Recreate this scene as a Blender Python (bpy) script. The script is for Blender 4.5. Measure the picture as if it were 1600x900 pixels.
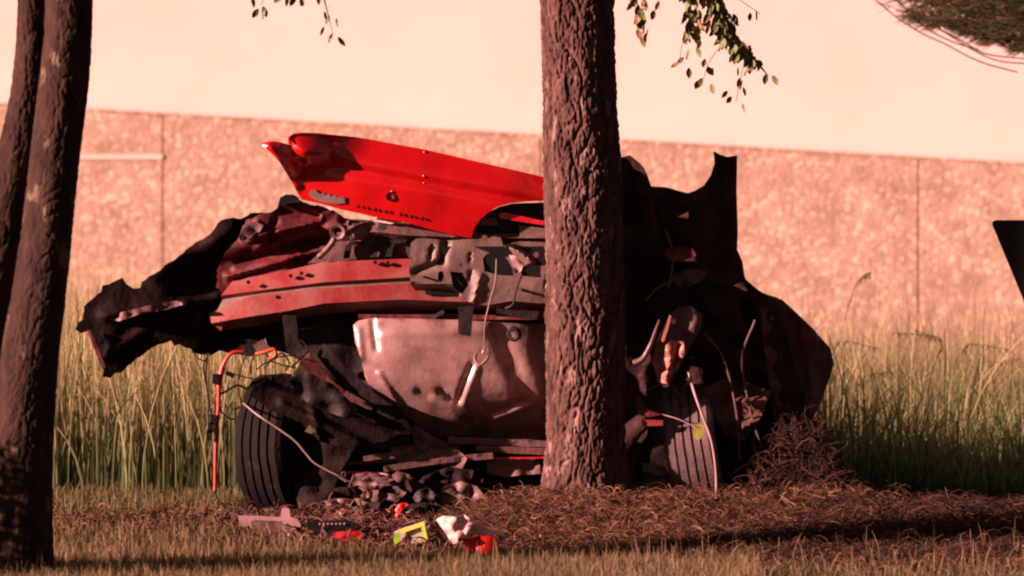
import bpy, bmesh, math, random
import numpy as np
from mathutils import Vector, noise
from mathutils.geometry import delaunay_2d_cdt
random.seed(7)
rng = np.random.default_rng(11)
R = math.radians
scene = bpy.context.scene
col = scene.collection
for o in list(bpy.data.objects): bpy.data.objects.remove(o)

# ------------------------------------------------------------------ camera
F = 10400.0; CAMY = -26.0; CAMZ = 1.5; PITCH = math.atan(250 / F)
cd = bpy.data.cameras.new('camera'); cam = bpy.data.objects.new('camera', cd); col.objects.link(cam)
cam.location = (0, CAMY, CAMZ); cam.rotation_euler = (R(90) - PITCH, 0, 0)
cd.sensor_width = 36; cd.lens = 36 * F / 1600; cd.clip_start = 1; cd.clip_end = 2000
cd.dof.use_dof = True; cd.dof.focus_distance = 25.8; cd.dof.aperture_fstop = 3.6
scene.camera = cam
# ------------------------------------------------------------------ world, light, exposure
AZ, EL = 70.0, 15.0                       # the emergency floodlight stands to the left, in front
w = bpy.data.worlds.new('World'); scene.world = w; w.use_nodes = True
nt = w.node_tree; bg = nt.nodes['Background']
sky = nt.nodes.new('ShaderNodeTexSky'); sky.sky_type = 'NISHITA'; sky.sun_disc = False
sky.sun_elevation = R(EL); sky.sun_rotation = R(180 + AZ)
tint = nt.nodes.new('ShaderNodeMix'); tint.data_type = 'RGBA'; tint.blend_type = 'MULTIPLY'
tint.inputs[0].default_value = 1.0; tint.inputs[7].default_value = (1.0, 0.58, 0.47, 1)   # town glow tints the night sky
nt.links.new(sky.outputs[0], tint.inputs[6]); nt.links.new(tint.outputs[2], bg.inputs[0])
bg.inputs[1].default_value = 0.018
sd = bpy.data.lights.new('floodlight', 'SUN'); sun = bpy.data.objects.new('floodlight', sd); col.objects.link(sun)
sd.energy = 4.6; sd.angle = R(0.9); sd.color = (1.0, 0.555, 0.475)
dirv = Vector((math.sin(R(AZ)) * math.cos(R(EL)), math.cos(R(AZ)) * math.cos(R(EL)), -math.sin(R(EL))))
sun.rotation_euler = dirv.to_track_quat('-Z', 'Y').to_euler()
sun.location = (-12, -10, 4)
scene.view_settings.view_transform = 'Standard'; scene.view_settings.look = 'None'
scene.view_settings.gamma = 1; scene.view_settings.exposure = 1.78
scene.render.engine = 'CYCLES'; scene.cycles.use_denoising = True
scene.cycles.pixel_filter_type = 'BLACKMAN_HARRIS'; scene.cycles.filter_width = 2.2   # soft broadcast zoom lens
scene.cycles.max_bounces = 5; scene.cycles.caustics_reflective = False; scene.cycles.caustics_refractive = False

# ------------------------------------------------------------------ helpers
cp, sp = math.cos(PITCH), math.sin(PITCH)
def at(px, py, Y):
    """point at depth Y seen at photo pixel (px,py) of 1600x900"""
    u = (px - 800) / F; v = (450 - py) / F
    dy = cp + v * sp; dz = v * cp - sp
    t = (Y - CAMY) / dy
    return Vector((u * t, Y, CAMZ + dz * t))
WLOC = {}
def tag(o, label=None, cat=None, group=None, kind=None):
    if label: o['label'] = label
    if cat: o['category'] = cat
    if group: o['group'] = group
    if kind: o['kind'] = kind
    return o
def empty(name, loc, label=None, cat=None, group=None):
    o = bpy.data.objects.new(name, None); col.objects.link(o); o.location = loc; o.empty_display_size = .1
    WLOC[o] = Vector(loc); return tag(o, label, cat, group)
def mk(name, vs, fs, m, parent=None, smooth=None, base=False, cols=None):
    vs = np.asarray([tuple(v) for v in vs] if not isinstance(vs, np.ndarray) else vs, dtype=float)
    c = vs.mean(axis=0)
    if base: c[2] = vs[:, 2].min()
    me = bpy.data.meshes.new(name)
    loc = vs - c
    if isinstance(fs, np.ndarray):
        nf, k = fs.shape
        me.vertices.add(len(loc)); me.vertices.foreach_set('co', loc.ravel())
        me.loops.add(nf * k); me.loops.foreach_set('vertex_index', fs.ravel().astype(np.int32))
        me.polygons.add(nf); me.polygons.foreach_set('loop_start', np.arange(0, nf * k, k, dtype=np.int32))
        me.update(calc_edges=True)
    else:
        me.from_pydata([tuple(v) for v in loc], [], [tuple(f) for f in fs])
    if cols is not None:
        a = me.color_attributes.new('tone', 'FLOAT_COLOR', 'POINT')
        a.data.foreach_set('color', np.asarray(cols, dtype=np.float32).ravel())
    if smooth is not None:
        me.polygons.foreach_set('use_smooth', [True] * len(me.polygons))
        if smooth < 3: me.set_sharp_from_angle(angle=smooth)
    me.materials.append(m)
    o = bpy.data.objects.new(name, me); col.objects.link(o)
    W = Vector(c); WLOC[o] = W
    o.location = W - (WLOC[parent] if parent else Vector((0, 0, 0)))
    if parent: o.parent = parent
    return o
def sm(t): t = min(1.0, max(0.0, t)); return t * t * (3 - 2 * t)
def N3(x, y, z=0.0): return noise.noise(Vector((x, y, z)))

# ------------------------------------------------------------------ materials
def mat(name, c1, c2=None, scale=8.0, rough=.6, metal=0.0, bump=0.0, bscale=60.0, coat=0.0, c3=None, c3cut=.62, c3scale=30.0, c3w=.06, stretch=None, attr=False, spec=.5, trans=.0):
    m = bpy.data.materials.new(name); m.use_nodes = True
    t = m.node_tree; b = t.nodes['Principled BSDF']; L = t.links.new
    b.inputs['Roughness'].default_value = rough; b.inputs['Metallic'].default_value = metal
    b.inputs['Coat Weight'].default_value = coat; b.inputs['Coat Roughness'].default_value = .08
    b.inputs['Specular IOR Level'].default_value = spec
    tc = t.nodes.new('ShaderNodeTexCoord'); mp = t.nodes.new('ShaderNodeMapping'); L(tc.outputs['Object'], mp.inputs[0])
    if stretch: mp.inputs['Scale'].default_value = stretch
    if attr:
        a = t.nodes.new('ShaderNodeAttribute'); a.attribute_name = 'tone'; L(a.outputs['Color'], b.inputs['Base Color'])
        tr = t.nodes.new('ShaderNodeBsdfTranslucent'); L(a.outputs['Color'], tr.inputs[0]); ms = t.nodes.new('ShaderNodeMixShader'); ms.inputs[0].default_value = trans
        L(b.outputs[0], ms.inputs[1]); L(tr.outputs[0], ms.inputs[2]); L(ms.outputs[0], t.nodes['Material Output'].inputs['Surface'])
        return m
    c2 = c2 or tuple(v * .6 for v in c1)
    n = t.nodes.new('ShaderNodeTexNoise'); n.inputs['Scale'].default_value = scale; n.inputs['Detail'].default_value = 8
    n.inputs['Roughness'].default_value = .65; L(mp.outputs[0], n.inputs['Vector'])
    r = t.nodes.new('ShaderNodeValToRGB'); r.color_ramp.elements[0].position = .36; r.color_ramp.elements[1].position = .64
    r.color_ramp.elements[0].color = (*c2, 1); r.color_ramp.elements[1].color = (*c1, 1); L(n.outputs[0], r.inputs[0])
    out = r.outputs[0]
    if c3:
        n3 = t.nodes.new('ShaderNodeTexNoise'); n3.inputs['Scale'].default_value = c3scale; n3.inputs['Detail'].default_value = 5
        L(mp.outputs[0], n3.inputs['Vector'])
        r3 = t.nodes.new('ShaderNodeValToRGB'); r3.color_ramp.elements[0].position = c3cut; r3.color_ramp.elements[1].position = c3cut + c3w
        L(n3.outputs[0], r3.inputs[0])
        mx = t.nodes.new('ShaderNodeMix'); mx.data_type = 'RGBA'; L(r3.outputs[0], mx.inputs[0]); L(out, mx.inputs[6]); mx.inputs[7].default_value = (*c3, 1)
        out = mx.outputs[2]
    L(out, b.inputs['Base Color'])
    if bump:
        nb = t.nodes.new('ShaderNodeTexNoise'); nb.inputs['Scale'].default_value = bscale; nb.inputs['Detail'].default_value = 6
        L(mp.outputs[0], nb.inputs['Vector'])
        bp = t.nodes.new('ShaderNodeBump'); bp.inputs['Strength'].default_value = bump; bp.inputs['Distance'].default_value = .01
        L(nb.outputs[0], bp.inputs['Height']); L(bp.outputs[0], b.inputs['Normal'])
    return m
M = {}
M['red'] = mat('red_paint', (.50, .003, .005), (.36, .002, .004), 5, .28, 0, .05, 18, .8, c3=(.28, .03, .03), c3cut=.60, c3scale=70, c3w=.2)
M['dusty_red'] = mat('dusty_red_paint', (.29, .034, .034), (.19, .013, .017), 7, .45, .0, .15, 50, .2, c3=(.20, .095, .085), c3cut=.42, c3scale=7, c3w=.35)
M['dark_red'] = mat('dark_red_lettering', (.20, .006, .008), (.15, .005, .006), 10, .5)
M['socket'] = mat('rose_lamp_lining', (.42, .17, .13), (.25, .08, .06), 16, .5, 0, .2, 60)
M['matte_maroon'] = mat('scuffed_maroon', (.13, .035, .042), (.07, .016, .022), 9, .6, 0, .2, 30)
M['olive'] = mat('dull_yellow_tag', (.34, .34, .05), (.24, .24, .04), 30, .6)
M['gloss_red'] = mat('glossy_red_edge', (.50, .006, .008), (.40, .004, .006), 3, .2, 0, 0, 40, 1.0)
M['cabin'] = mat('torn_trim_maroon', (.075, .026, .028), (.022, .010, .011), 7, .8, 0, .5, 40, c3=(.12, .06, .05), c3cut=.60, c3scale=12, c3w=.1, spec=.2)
M['cabin_cloth'] = mat('torn_fabric', (.06, .024, .022), (.018, .009, .009), 6, .95, 0, .6, 60, spec=.1)
M['joint_dark'] = mat('weathered_joint', (.30, .19, .15), (.22, .14, .11), 8, .9)
M['groove'] = mat('dusty_primer', (.20, .11, .095), (.12, .06, .05), 10, .7, 0, .2, 60)
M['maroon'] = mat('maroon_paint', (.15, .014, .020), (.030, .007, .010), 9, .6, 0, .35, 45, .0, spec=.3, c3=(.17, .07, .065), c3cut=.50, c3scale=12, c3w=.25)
M['coat'] = mat('black_underseal', (.011, .0032, .004), (.006, .0025, .003), 12, .7, 0, .5, 50, .0, c3=(.06, .008, .012), c3cut=.62, c3scale=7, c3w=.12, spec=.12)
M['dark'] = mat('dark_metal', (.022, .012, .012), (.009, .006, .007), 9, .6, 0, .5, 35, c3=(.05, .022, .02), c3cut=.64, c3scale=18, spec=.25)  # dark metal with random lighter mottling
M['cloth'] = mat('dark_torn_cloth', (.025, .013, .012), (.010, .007, .007), 7, .9, 0, .5, 70, spec=.15)
M['plate'] = mat('dusty_grey_steel', (.20, .125, .115), (.12, .075, .068), 12, .6, .15, .25, 45, c3=(.08, .045, .04), c3cut=.64, c3scale=24)
M['tank'] = mat('pale_dusty_steel', (.50, .31, .30), (.30, .17, .165), 4.5, .36, .3, .22, 34, c3=(.14, .075, .07), c3cut=.52, c3scale=11, c3w=.22)
M['rose'] = mat('rose_dusty_metal', (.17, .085, .085), (.08, .038, .04), 10, .6, .1, .35, 40, c3=(.03, .016, .016), c3cut=.6, c3scale=20)
M['rust'] = mat('brown_rust', (.13, .05, .035), (.05, .02, .018), 14, .8, 0, .4, 50)
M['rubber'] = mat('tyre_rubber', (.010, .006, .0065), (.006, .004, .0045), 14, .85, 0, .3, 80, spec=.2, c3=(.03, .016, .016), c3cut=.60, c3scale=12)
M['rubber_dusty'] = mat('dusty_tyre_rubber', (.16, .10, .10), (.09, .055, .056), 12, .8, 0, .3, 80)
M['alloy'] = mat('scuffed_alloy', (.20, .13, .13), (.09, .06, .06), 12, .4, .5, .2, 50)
M['black'] = mat('black_plastic', (.008, .007, .008), (.005, .005, .005), 10, .45, 0, .1, 60, spec=.3)
M['wire'] = mat('black_wire', (.014, .008, .008), (.009, .006, .006), 20, .5)
M['redwire'] = mat('red_hose', (.62, .035, .03), (.45, .02, .02), 20, .4, 0, .1)
M['orange'] = mat('orange_plastic', (.50, .10, .03), (.34, .06, .02), 20, .5, 0, .1)
M['grey_wire'] = mat('pale_grey_cable', (.30, .24, .20), (.20, .15, .13), 20, .5)
M['bright'] = mat('bright_metal', (.75, .62, .48), (.5, .4, .3), 20, .22, .9, .1)
M['pink_sheet'] = mat('crumpled_pale_sheet', (.78, .52, .50), (.62, .38, .38), 10, .7, 0, .2, 60)
M['green'] = mat('lime_print', (.35, .62, .03), (.10, .36, .02), 24, .45, 0, .1)
M['yellow'] = mat('yellow_print', (.80, .80, .16), (.72, .66, .08), 30, .45)
M['white_card'] = mat('pale_card', (.62, .52, .46), (.34, .24, .20), 26, .7, 0, .1)
M['bright_red'] = mat('bright_red_plastic', (.72, .02, .015), (.55, .01, .01), 14, .4, 0, .2, 30)
M['tail'] = mat('red_lens', (.60, .015, .03), (.35, .01, .02), 30, .25, 0, .2, 60, .5)
M['mauve'] = mat('mauve_plastic', (.42, .25, .28), (.30, .17, .19), 14, .5, 0, .1)
M['leaf'] = mat('green_leaf', (.13, .16, .06), (.06, .085, .03), 5, .55, 0, .1, spec=.3)
M['leaf_dry'] = mat('ochre_leaf', (.26, .17, .07), (.15, .11, .05), 5, .6, 0, .1, spec=.3)
M['blade'] = mat('grass_blade', (1, 1, 1), attr=True, rough=.7, spec=.2, trans=.38)
M['straw'] = mat('straw_strand', (1, 1, 1), attr=True, rough=.8, spec=.15)
M['soil'] = mat('soil', (.050, .028, .020), (.022, .013, .010), 3, .95, 0, .9, 40, spec=.1)
M['bark'] = mat('pine_bark', (.125, .068, .060), (.045, .022, .020), 22, .92, 0, .6, 90, c3=(.22, .14, .125), c3cut=.60, c3scale=26, stretch=(1, 1, .3), spec=.15)
M['bark2'] = mat('smooth_bark', (.052, .028, .023), (.02, .011, .010), 14, .92, 0, .5, 70, c3=(.14, .10, .065), c3cut=.61, c3scale=16, stretch=(1, 1, .45), spec=.15)
M['sign'] = mat('dark_sign_back', (.008, .008, .009), (.006, .006, .006), 6, .6, 0, .05, 40, spec=.3)
M['twig'] = mat('twig', (.09, .06, .04), (.05, .03, .02), 20, .8)
M['plaster'] = mat('painted_plaster', (.84, .725, .68), (.82, .67, .62), .8, .85, 0, .03, 30, spec=.2)
# pebble-dash concrete
m = bpy.data.materials.new('exposed_aggregate'); m.use_nodes = True; t = m.node_tree; L = t.links.new
b = t.nodes['Principled BSDF']; b.inputs['Roughness'].default_value = .9; b.inputs['Specular IOR Level'].default_value = .15
tc = t.nodes.new('ShaderNodeTexCoord'); geo = t.nodes.new('ShaderNodeNewGeometry')
v = t.nodes.new('ShaderNodeTexVoronoi'); v.inputs['Scale'].default_value = 44; v.inputs['Randomness'].default_value = 1
L(geo.outputs['Position'], v.inputs['Vector'])
n1 = t.nodes.new('ShaderNodeTexNoise'); n1.inputs['Scale'].default_value = 5.5; n1.inputs['Detail'].default_value = 9; n1.inputs['Roughness'].default_value = .7; L(geo.outputs['Position'], n1.inputs['Vector'])
r1 = t.nodes.new('ShaderNodeValToRGB'); r1.color_ramp.elements[0].position = .38; r1.color_ramp.elements[1].position = .66
r1.color_ramp.elements[0].color = (.44, .30, .225, 1); r1.color_ramp.elements[1].color = (.70, .485, .38, 1); L(n1.outputs[0], r1.inputs[0])
r2 = t.nodes.new('ShaderNodeValToRGB')   # per-pebble tone
cr = r2.color_ramp; cr.elements[0].position = 0; cr.elements[0].color = (.80, .80, .80, 1); cr.elements[1].position = .80; cr.elements[1].color = (1.0, 1.0, 1.0, 1)
e = cr.elements.new(.88); e.color = (1.4, 1.5, 1.5, 1)
sx = t.nodes.new('ShaderNodeSeparateColor'); L(v.outputs['Color'], sx.inputs[0]); L(sx.outputs[0], r2.inputs[0])
mx = t.nodes.new('ShaderNodeMix'); mx.data_type = 'RGBA'; mx.blend_type = 'MULTIPLY'; mx.inputs[0].default_value = .85
L(r1.outputs[0], mx.inputs[6]); L(r2.outputs[0], mx.inputs[7]); L(mx.outputs[2], b.inputs['Base Color'])
bp = t.nodes.new('ShaderNodeBump'); bp.inputs['Strength'].default_value = .22; bp.inputs['Distance'].default_value = .008; bp.invert = True
L(v.outputs['Distance'], bp.inputs['Height']); L(bp.outputs[0], b.inputs['Normal'])
M['aggregate'] = m
M['joint'] = mat('joint_sealant', (.46, .30, .235), (.38, .245, .19), 8, .9)
M['ledge'] = mat('painted_ledge', (.85, .72, .62), (.78, .62, .52), 6, .8)

# ------------------------------------------------------------------ mesh builders
def catmull(pts, n=8):
    P = [Vector(p) for p in pts]
    if len(P) < 3: return [P[0].lerp(P[-1], i / n) for i in range(n + 1)]
    P = [P[0] * 2 - P[1]] + P + [P[-1] * 2 - P[-2]]; out = []
    for i in range(1, len(P) - 2):
        for k in range(n):
            s = k / n; a, b_, c, d = P[i - 1], P[i], P[i + 1], P[i + 2]
            out.append(.5 * ((2 * b_) + (c - a) * s + (2 * a - 5 * b_ + 4 * c - d) * s * s + (3 * b_ - a - 3 * c + d) * s ** 3))
    out.append(P[-2]); return out
def tube_geo(P, rad, ns=8):
    vs, fs = [], []; n = len(P)
    rr = rad if callable(rad) else (lambda s: rad)
    ref = Vector((0, 1, .13)).normalized()
    for i, p in enumerate(P):
        tg = (P[min(i + 1, n - 1)] - P[max(i - 1, 0)]).normalized()
        if abs(tg.dot(ref)) > .95: ref = Vector((1, .1, .2)).normalized()
        u = tg.cross(ref).normalized(); v_ = tg.cross(u)
        for k in range(ns):
            a = 2 * math.pi * k / ns; vs.append(p + (u * math.cos(a) + v_ * math.sin(a)) * rr(i / (n - 1)))
    for i in range(n - 1):
        for k in range(ns):
            k2 = (k + 1) % ns; fs.append((i * ns + k, i * ns + k2, (i + 1) * ns + k2, (i + 1) * ns + k))
    fs.append(tuple(range(ns))[::-1]); fs.append(tuple((n - 1) * ns + k for k in range(ns)))
    return vs, fs
def tube(name, pts, rad, m, parent=None, px=True, n=6, ns=8, base=False):
    W = [at(*p) for p in pts] if px else [Vector(p) for p in pts]
    vs, fs = tube_geo(catmull(W, n), rad, ns)
    return mk(name, vs, fs, m, parent, smooth=.9, base=base)
def segd(x, y, a):
    x0, y0, x1, y1 = a[:4]; dx, dy = x1 - x0, y1 - y0; L2 = dx * dx + dy * dy + 1e-9
    s = max(0, min(1, ((x - x0) * dx + (y - y0) * dy) / L2)); return math.hypot(x - x0 - s * dx, y - y0 - s * dy)
def sheet(name, outline, m, parent=None, Y=0.0, thick=.004, res=9, amp=.01, freq=.02, holes=(), creases=(), ridged=0.0, seed=0.0, smooth=1.0, jag=0.0, base=False):
    """crumpled sheet: outline in photo pixels at depth Y (number or function of px,py), real thickness"""
    Yf = Y if callable(Y) else (lambda x, y: Y)
    def dens(poly, closed=True):
        out = []
        for i in range(len(poly)):
            a, b_ = poly[i], poly[(i + 1) % len(poly)]; d = math.hypot(b_[0] - a[0], b_[1] - a[1]); k = max(1, int(d / res))
            for j in range(k):
                s = j / k; x = a[0] + (b_[0] - a[0]) * s; y = a[1] + (b_[1] - a[1]) * s
                if jag and j: x += random.uniform(-jag, jag); y += random.uniform(-jag, jag)
                out.append(Vector((x, y)))
        return out
    loops = [dens(outline)] + [dens(h) for h in holes]
    pts, faces = [], []
    for lp in loops:
        s = len(pts); pts += lp; faces.append(list(range(s, s + len(lp))))
    xs = [p.x for p in loops[0]]; ys = [p.y for p in loops[0]]
    def inside(x, y, poly):
        c = False; j = len(poly) - 1
        for i in range(len(poly)):
            if ((poly[i].y > y) != (poly[j].y > y)) and x < (poly[j].x - poly[i].x) * (y - poly[i].y) / (poly[j].y - poly[i].y) + poly[i].x: c = not c
            j = i
        return c
    y = min(ys); row = 0
    while y < max(ys):
        x = min(xs) + (res / 2 if row % 2 else 0)
        while x < max(xs):
            if inside(x, y, loops[0]) and not any(inside(x, y, h) for h in loops[1:]):
                if all((p.x - x) ** 2 + (p.y - y) ** 2 > (res * .45) ** 2 for lp in loops for p in lp): pts.append(Vector((x, y)))
            x += res
        y += res * .87; row += 1
    V, _, Fc, *_ = delaunay_2d_cdt(pts, [], faces, 5 if holes else 1, 1e-4) if False else delaunay_2d_cdt(pts, [], faces, 2 if holes else 1, 1e-4)
    used = sorted({i for f in Fc for i in f}); remap = {i: k for k, i in enumerate(used)}
    fr = []; th = []
    for i in used:
        x, y = V[i]
        d = amp * noise.noise(Vector((x * freq + seed, y * freq, seed * 3.1))) + amp * .22 * noise.noise(Vector((x * freq * 2.3, y * freq * 2.7 + seed, 4.0)))
        if ridged: d -= .6 * ridged * (1 - abs(noise.noise(Vector((x * freq * .9 + 9 + seed, y * freq * .9, seed)))) * 3.2)
        for c in creases: d -= c[4] * math.exp(-(segd(x, y, c) / c[5]) ** 2)
        fr.append(at(x, y, Yf(x, y) + d))
    tris = []
    for f in Fc:
        f = [remap[i] for i in f]
        a, b_, c = (fr[i] for i in f[:3])
        if (b_ - a).cross(c - a).y > 0: f = f[::-1]
        tris.append(tuple(f))
    ec = {}
    for f in tris:
        for i in range(len(f)): ec[(f[i], f[(i + 1) % len(f)])] = 1
    n = len(fr); vs = fr + [p + Vector((0, thick, 0)) for p in fr]
    fs = list(tris) + [tuple(i + n for i in f[::-1]) for f in tris]
    for (a, b_) in ec:
        if (b_, a) not in ec: fs.append((b_, a, a + n, b_ + n))
    return mk(name, vs, fs, m, parent, smooth=smooth, base=base)
def ruled(name, rows, m, parent=None, n=70, thick=.004, amp=.003, seed=0, smooth=.5):
    """bent profile: each row is a polyline (px,py,Y); neighbouring rows are joined by faces"""
    G = []
    for r_ in rows:
        P = [Vector(p) for p in r_]; d = [0]
        for i in range(1, len(P)): d.append(d[-1] + (P[i].xy - P[i - 1].xy).length)
        out = []
        for k in range(n):
            s = d[-1] * k / (n - 1); i = 0
            while i < len(d) - 2 and d[i + 1] < s: i += 1
            q = P[i].lerp(P[i + 1], (s - d[i]) / (d[i + 1] - d[i] + 1e-9))
            out.append(at(q.x, q.y, q.z + amp * N3(q.x * .03 + seed, q.y * .05, seed)))
        G.append(out)
    vs = [p for r_ in G for p in r_]; nv = len(vs); vs = vs + [p + Vector((0, thick, 0)) for p in vs]; fs = []
    for j in range(len(G) - 1):
        for k in range(n - 1):
            a = j * n + k; f = (a, a + n, a + n + 1, a + 1); fs.append(f); fs.append(tuple(i + nv for i in f[::-1]))
    def rim(a, b_): fs.append((a, b_, b_ + nv, a + nv))
    for k in range(n - 1): rim(k, k + 1); rim((len(G) - 1) * n + k + 1, (len(G) - 1) * n + k)
    for j in range(len(G) - 1): rim((j + 1) * n, j * n); rim(j * n + n - 1, (j + 1) * n + n - 1)
    return mk(name, vs, fs, m, parent, smooth=smooth)
def bar(name, a, b_, w_, h_, m, parent=None, px=True, bend=0.0, seg=6, base=False):
    """bent rectangular bar between two points, rough ends"""
    A, B = (at(*a), at(*b_)) if px else (Vector(a), Vector(b_))
    tg = (B - A).normalized(); up = Vector((0, -1, 0)); s_ = tg.cross(up).normalized(); up = s_.cross(tg)
    vs, fs = [], []
    for i in range(seg + 1):
        t_ = i / seg; c = A.lerp(B, t_) + s_ * bend * math.sin(math.pi * t_) + up * random.uniform(-.1, .1) * h_
        ww = w_ * (1 + random.uniform(-.14, .14)); 
        for (su, sv) in ((-1, -1), (1, -1), (1, 1), (-1, 1)): vs.append(c + s_ * ww / 2 * su + up * h_ / 2 * sv)
    for i in range(seg):
        for k in range(4): fs.append((i * 4 + k, i * 4 + (k + 1) % 4, i * 4 + 4 + (k + 1) % 4, i * 4 + 4 + k))
    fs += [(3, 2, 1, 0), tuple(seg * 4 + k for k in range(4))]
    return mk(name, vs, fs, m, parent, smooth=.5, base=base)
def lathe(profile, centre, axis, ns=64, xdir=None):
    """profile (radius, along)"""
    ax = Vector(axis).normalized(); u = ax.cross(Vector((0, 0, 1))).normalized(); v_ = ax.cross(u); C = Vector(centre)
    vs, fs = [], []; n = len(profile)
    for k in range(ns):
        a = 2 * math.pi * k / ns; d = u * math.cos(a) + v_ * math.sin(a)
        for (r_, s) in profile: vs.append(C + d * r_ + ax * s)
    for k in range(ns):
        k2 = (k + 1) % ns
        for i in range(n - 1): fs.append((k * n + i, k * n + i + 1, k2 * n + i + 1, k2 * n + i))
    return vs, fs
def join(gs):
    V, Fs = [], []
    for vs, fs in gs:
        s = len(V); V += list(vs); Fs += [tuple(i + s for i in f) for f in fs]
    return V, Fs
def box_geo(c, s, rot=None):
    vs = [Vector((x * s[0] / 2, y * s[1] / 2, z * s[2] / 2)) for x in (-1, 1) for y in (-1, 1) for z in (-1, 1)]
    if rot: vs = [rot @ v_ for v_ in vs]
    return [v_ + Vector(c) for v_ in vs], [(0, 1, 3, 2), (4, 6, 7, 5), (0, 4, 5, 1), (2, 3, 7, 6), (0, 2, 6, 4), (1, 5, 7, 3)]

# ================================================================== SETTING
def gz(x, y):
    d = .030 * math.exp(-((x - .30) ** 2 / .22 + (y + .25) ** 2 / .20)) + .045 * math.exp(-((x - 1.2) ** 2 / .30 + (y + .1) ** 2 / .4))
    q = min(1.0, max(0.0, (-.35 - y) / .95)); d -= .11 * q * q * (3 - 2 * q)      # the verge dips toward the camera
    return d + .012 * N3(x * 1.3, y * 1.3, 1) + .006 * N3(x * 5, y * 5, 2)
xs = np.concatenate([[-600, -100, -30, -10], np.linspace(-5, 5, 140), [10, 30, 100, 600]])
ys = np.concatenate([[-300, -60, -26, -12, -8], np.linspace(-5.5, 5, 120), np.linspace(5.2, 12, 20), [30, 100, 900]])
gv = [(x, y, gz(x, y) if abs(x) < 9 and -9 < y < 12 else 0) for y in ys for x in xs]
nx = len(xs); gf = [(j * nx + i, j * nx + i + 1, (j + 1) * nx + i + 1, (j + 1) * nx + i) for j in range(len(ys) - 1) for i in range(nx - 1)]
tag(mk('ground', gv, gf, M['soil'], smooth=4), kind='structure')

def onground(px, py):
    Y = 3.0
    while Y > -6:
        p = at(px, py, Y)
        if p.z > gz(p.x, Y): return Y
        Y -= .02
    return Y
# --- back wall: rough lower panels whose top steps gently down to the right, smooth building wall above
WY = 10.0
wall = empty('panel_wall', (0, WY, 0), 'low pinkish pebble-finish concrete wall of wide panels behind the wreck and tall grass', 'wall')
def topz(x):
    px = 800 + x * F / (WY - CAMY)
    return at(px, 165 + .058 * px, WY).z
jx = [at(p, 300, WY).x for p in (255, 845, 1435)]; pw = jx[1] - jx[0]
edges = [jx[0] - 3 * pw, jx[0] - 2 * pw, jx[0] - pw] + jx + [jx[2] + pw, jx[2] + 2 * pw, jx[2] + 3 * pw]
for i in range(len(edges) - 1):
    x0, x1 = edges[i] + (.014 if i == 6 else .004), edges[i + 1] - (.014 if i == 5 else .004); d = 0
    zs = [(-.3), topz(x0), topz(x1)]
    vs = [(x0, WY - d, -.3), (x1, WY - d, -.3), (x1, WY - d, zs[2]), (x0, WY - d, zs[1])]
    bv = [(x0 + .003, WY - d - .01, -.3), (x1 - .003, WY - d - .01, -.3), (x1 - .003, WY - d - .01, zs[2] - .004), (x0 + .003, WY - d - .01, zs[1] - .004)]
    bk = [(x, WY + .15, z) for x, _, z in vs]
    V = vs + bv + bk
    fs = [(4, 5, 6, 7)] + [(k, (k + 1) % 4, 4 + (k + 1) % 4, 4 + k) for k in range(4)] + [(8 + k, 8 + (k + 1) % 4, (k + 1) % 4, k) for k in range(4)] + [(11, 10, 9, 8)]
    mk('panel', V, fs, M['aggregate'], wall)
for i in range(1, len(edges) - 1):
    x = edges[i]; V, fs = box_geo((x, WY + .034, (topz(x) - .3) / 2), (.03, .08, topz(x) + .28)); mk('joint', V, fs, M['joint_dark'] if i == 5 else M['joint'], wall)
# narrow pale reglet strip on the left panel
xa, xb = at(60, 245, WY - .02).x, at(254, 246, WY - .02).x
V, fs = box_geo(((xa + xb) / 2, WY - .012, at(190, 245, WY).z), (xb - xa, .010, .026)); mk('ledge_strip', V, fs, M['ledge'], wall)
# coping: thin lip
X = np.linspace(edges[0], edges[-1], 60); V, fs = [], []
for x in X:
    z = topz(x) + .004 * N3(x * 3, 1); V += [(x, WY - .012, z), (x, WY - .012, z + .014), (x, WY + .24, z + .014), (x, WY + .24, z)]
for i in range(len(X) - 1):
    for k in range(4): fs.append((i * 4 + k, i * 4 + 4 + k, i * 4 + 4 + (k + 1) % 4, i * 4 + (k + 1) % 4))
mk('coping', V, fs, M['aggregate'], wall)
bw = empty('building_wall', (0, WY + .5, 0), 'smooth pale building wall rising above the rough lower wall, glaring in the floodlight', 'wall')
V, fs = box_geo((0, WY + .5, 2.9), (26, .4, 6.4)); mk('wall_face', V, fs, M['plaster'], bw)

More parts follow.
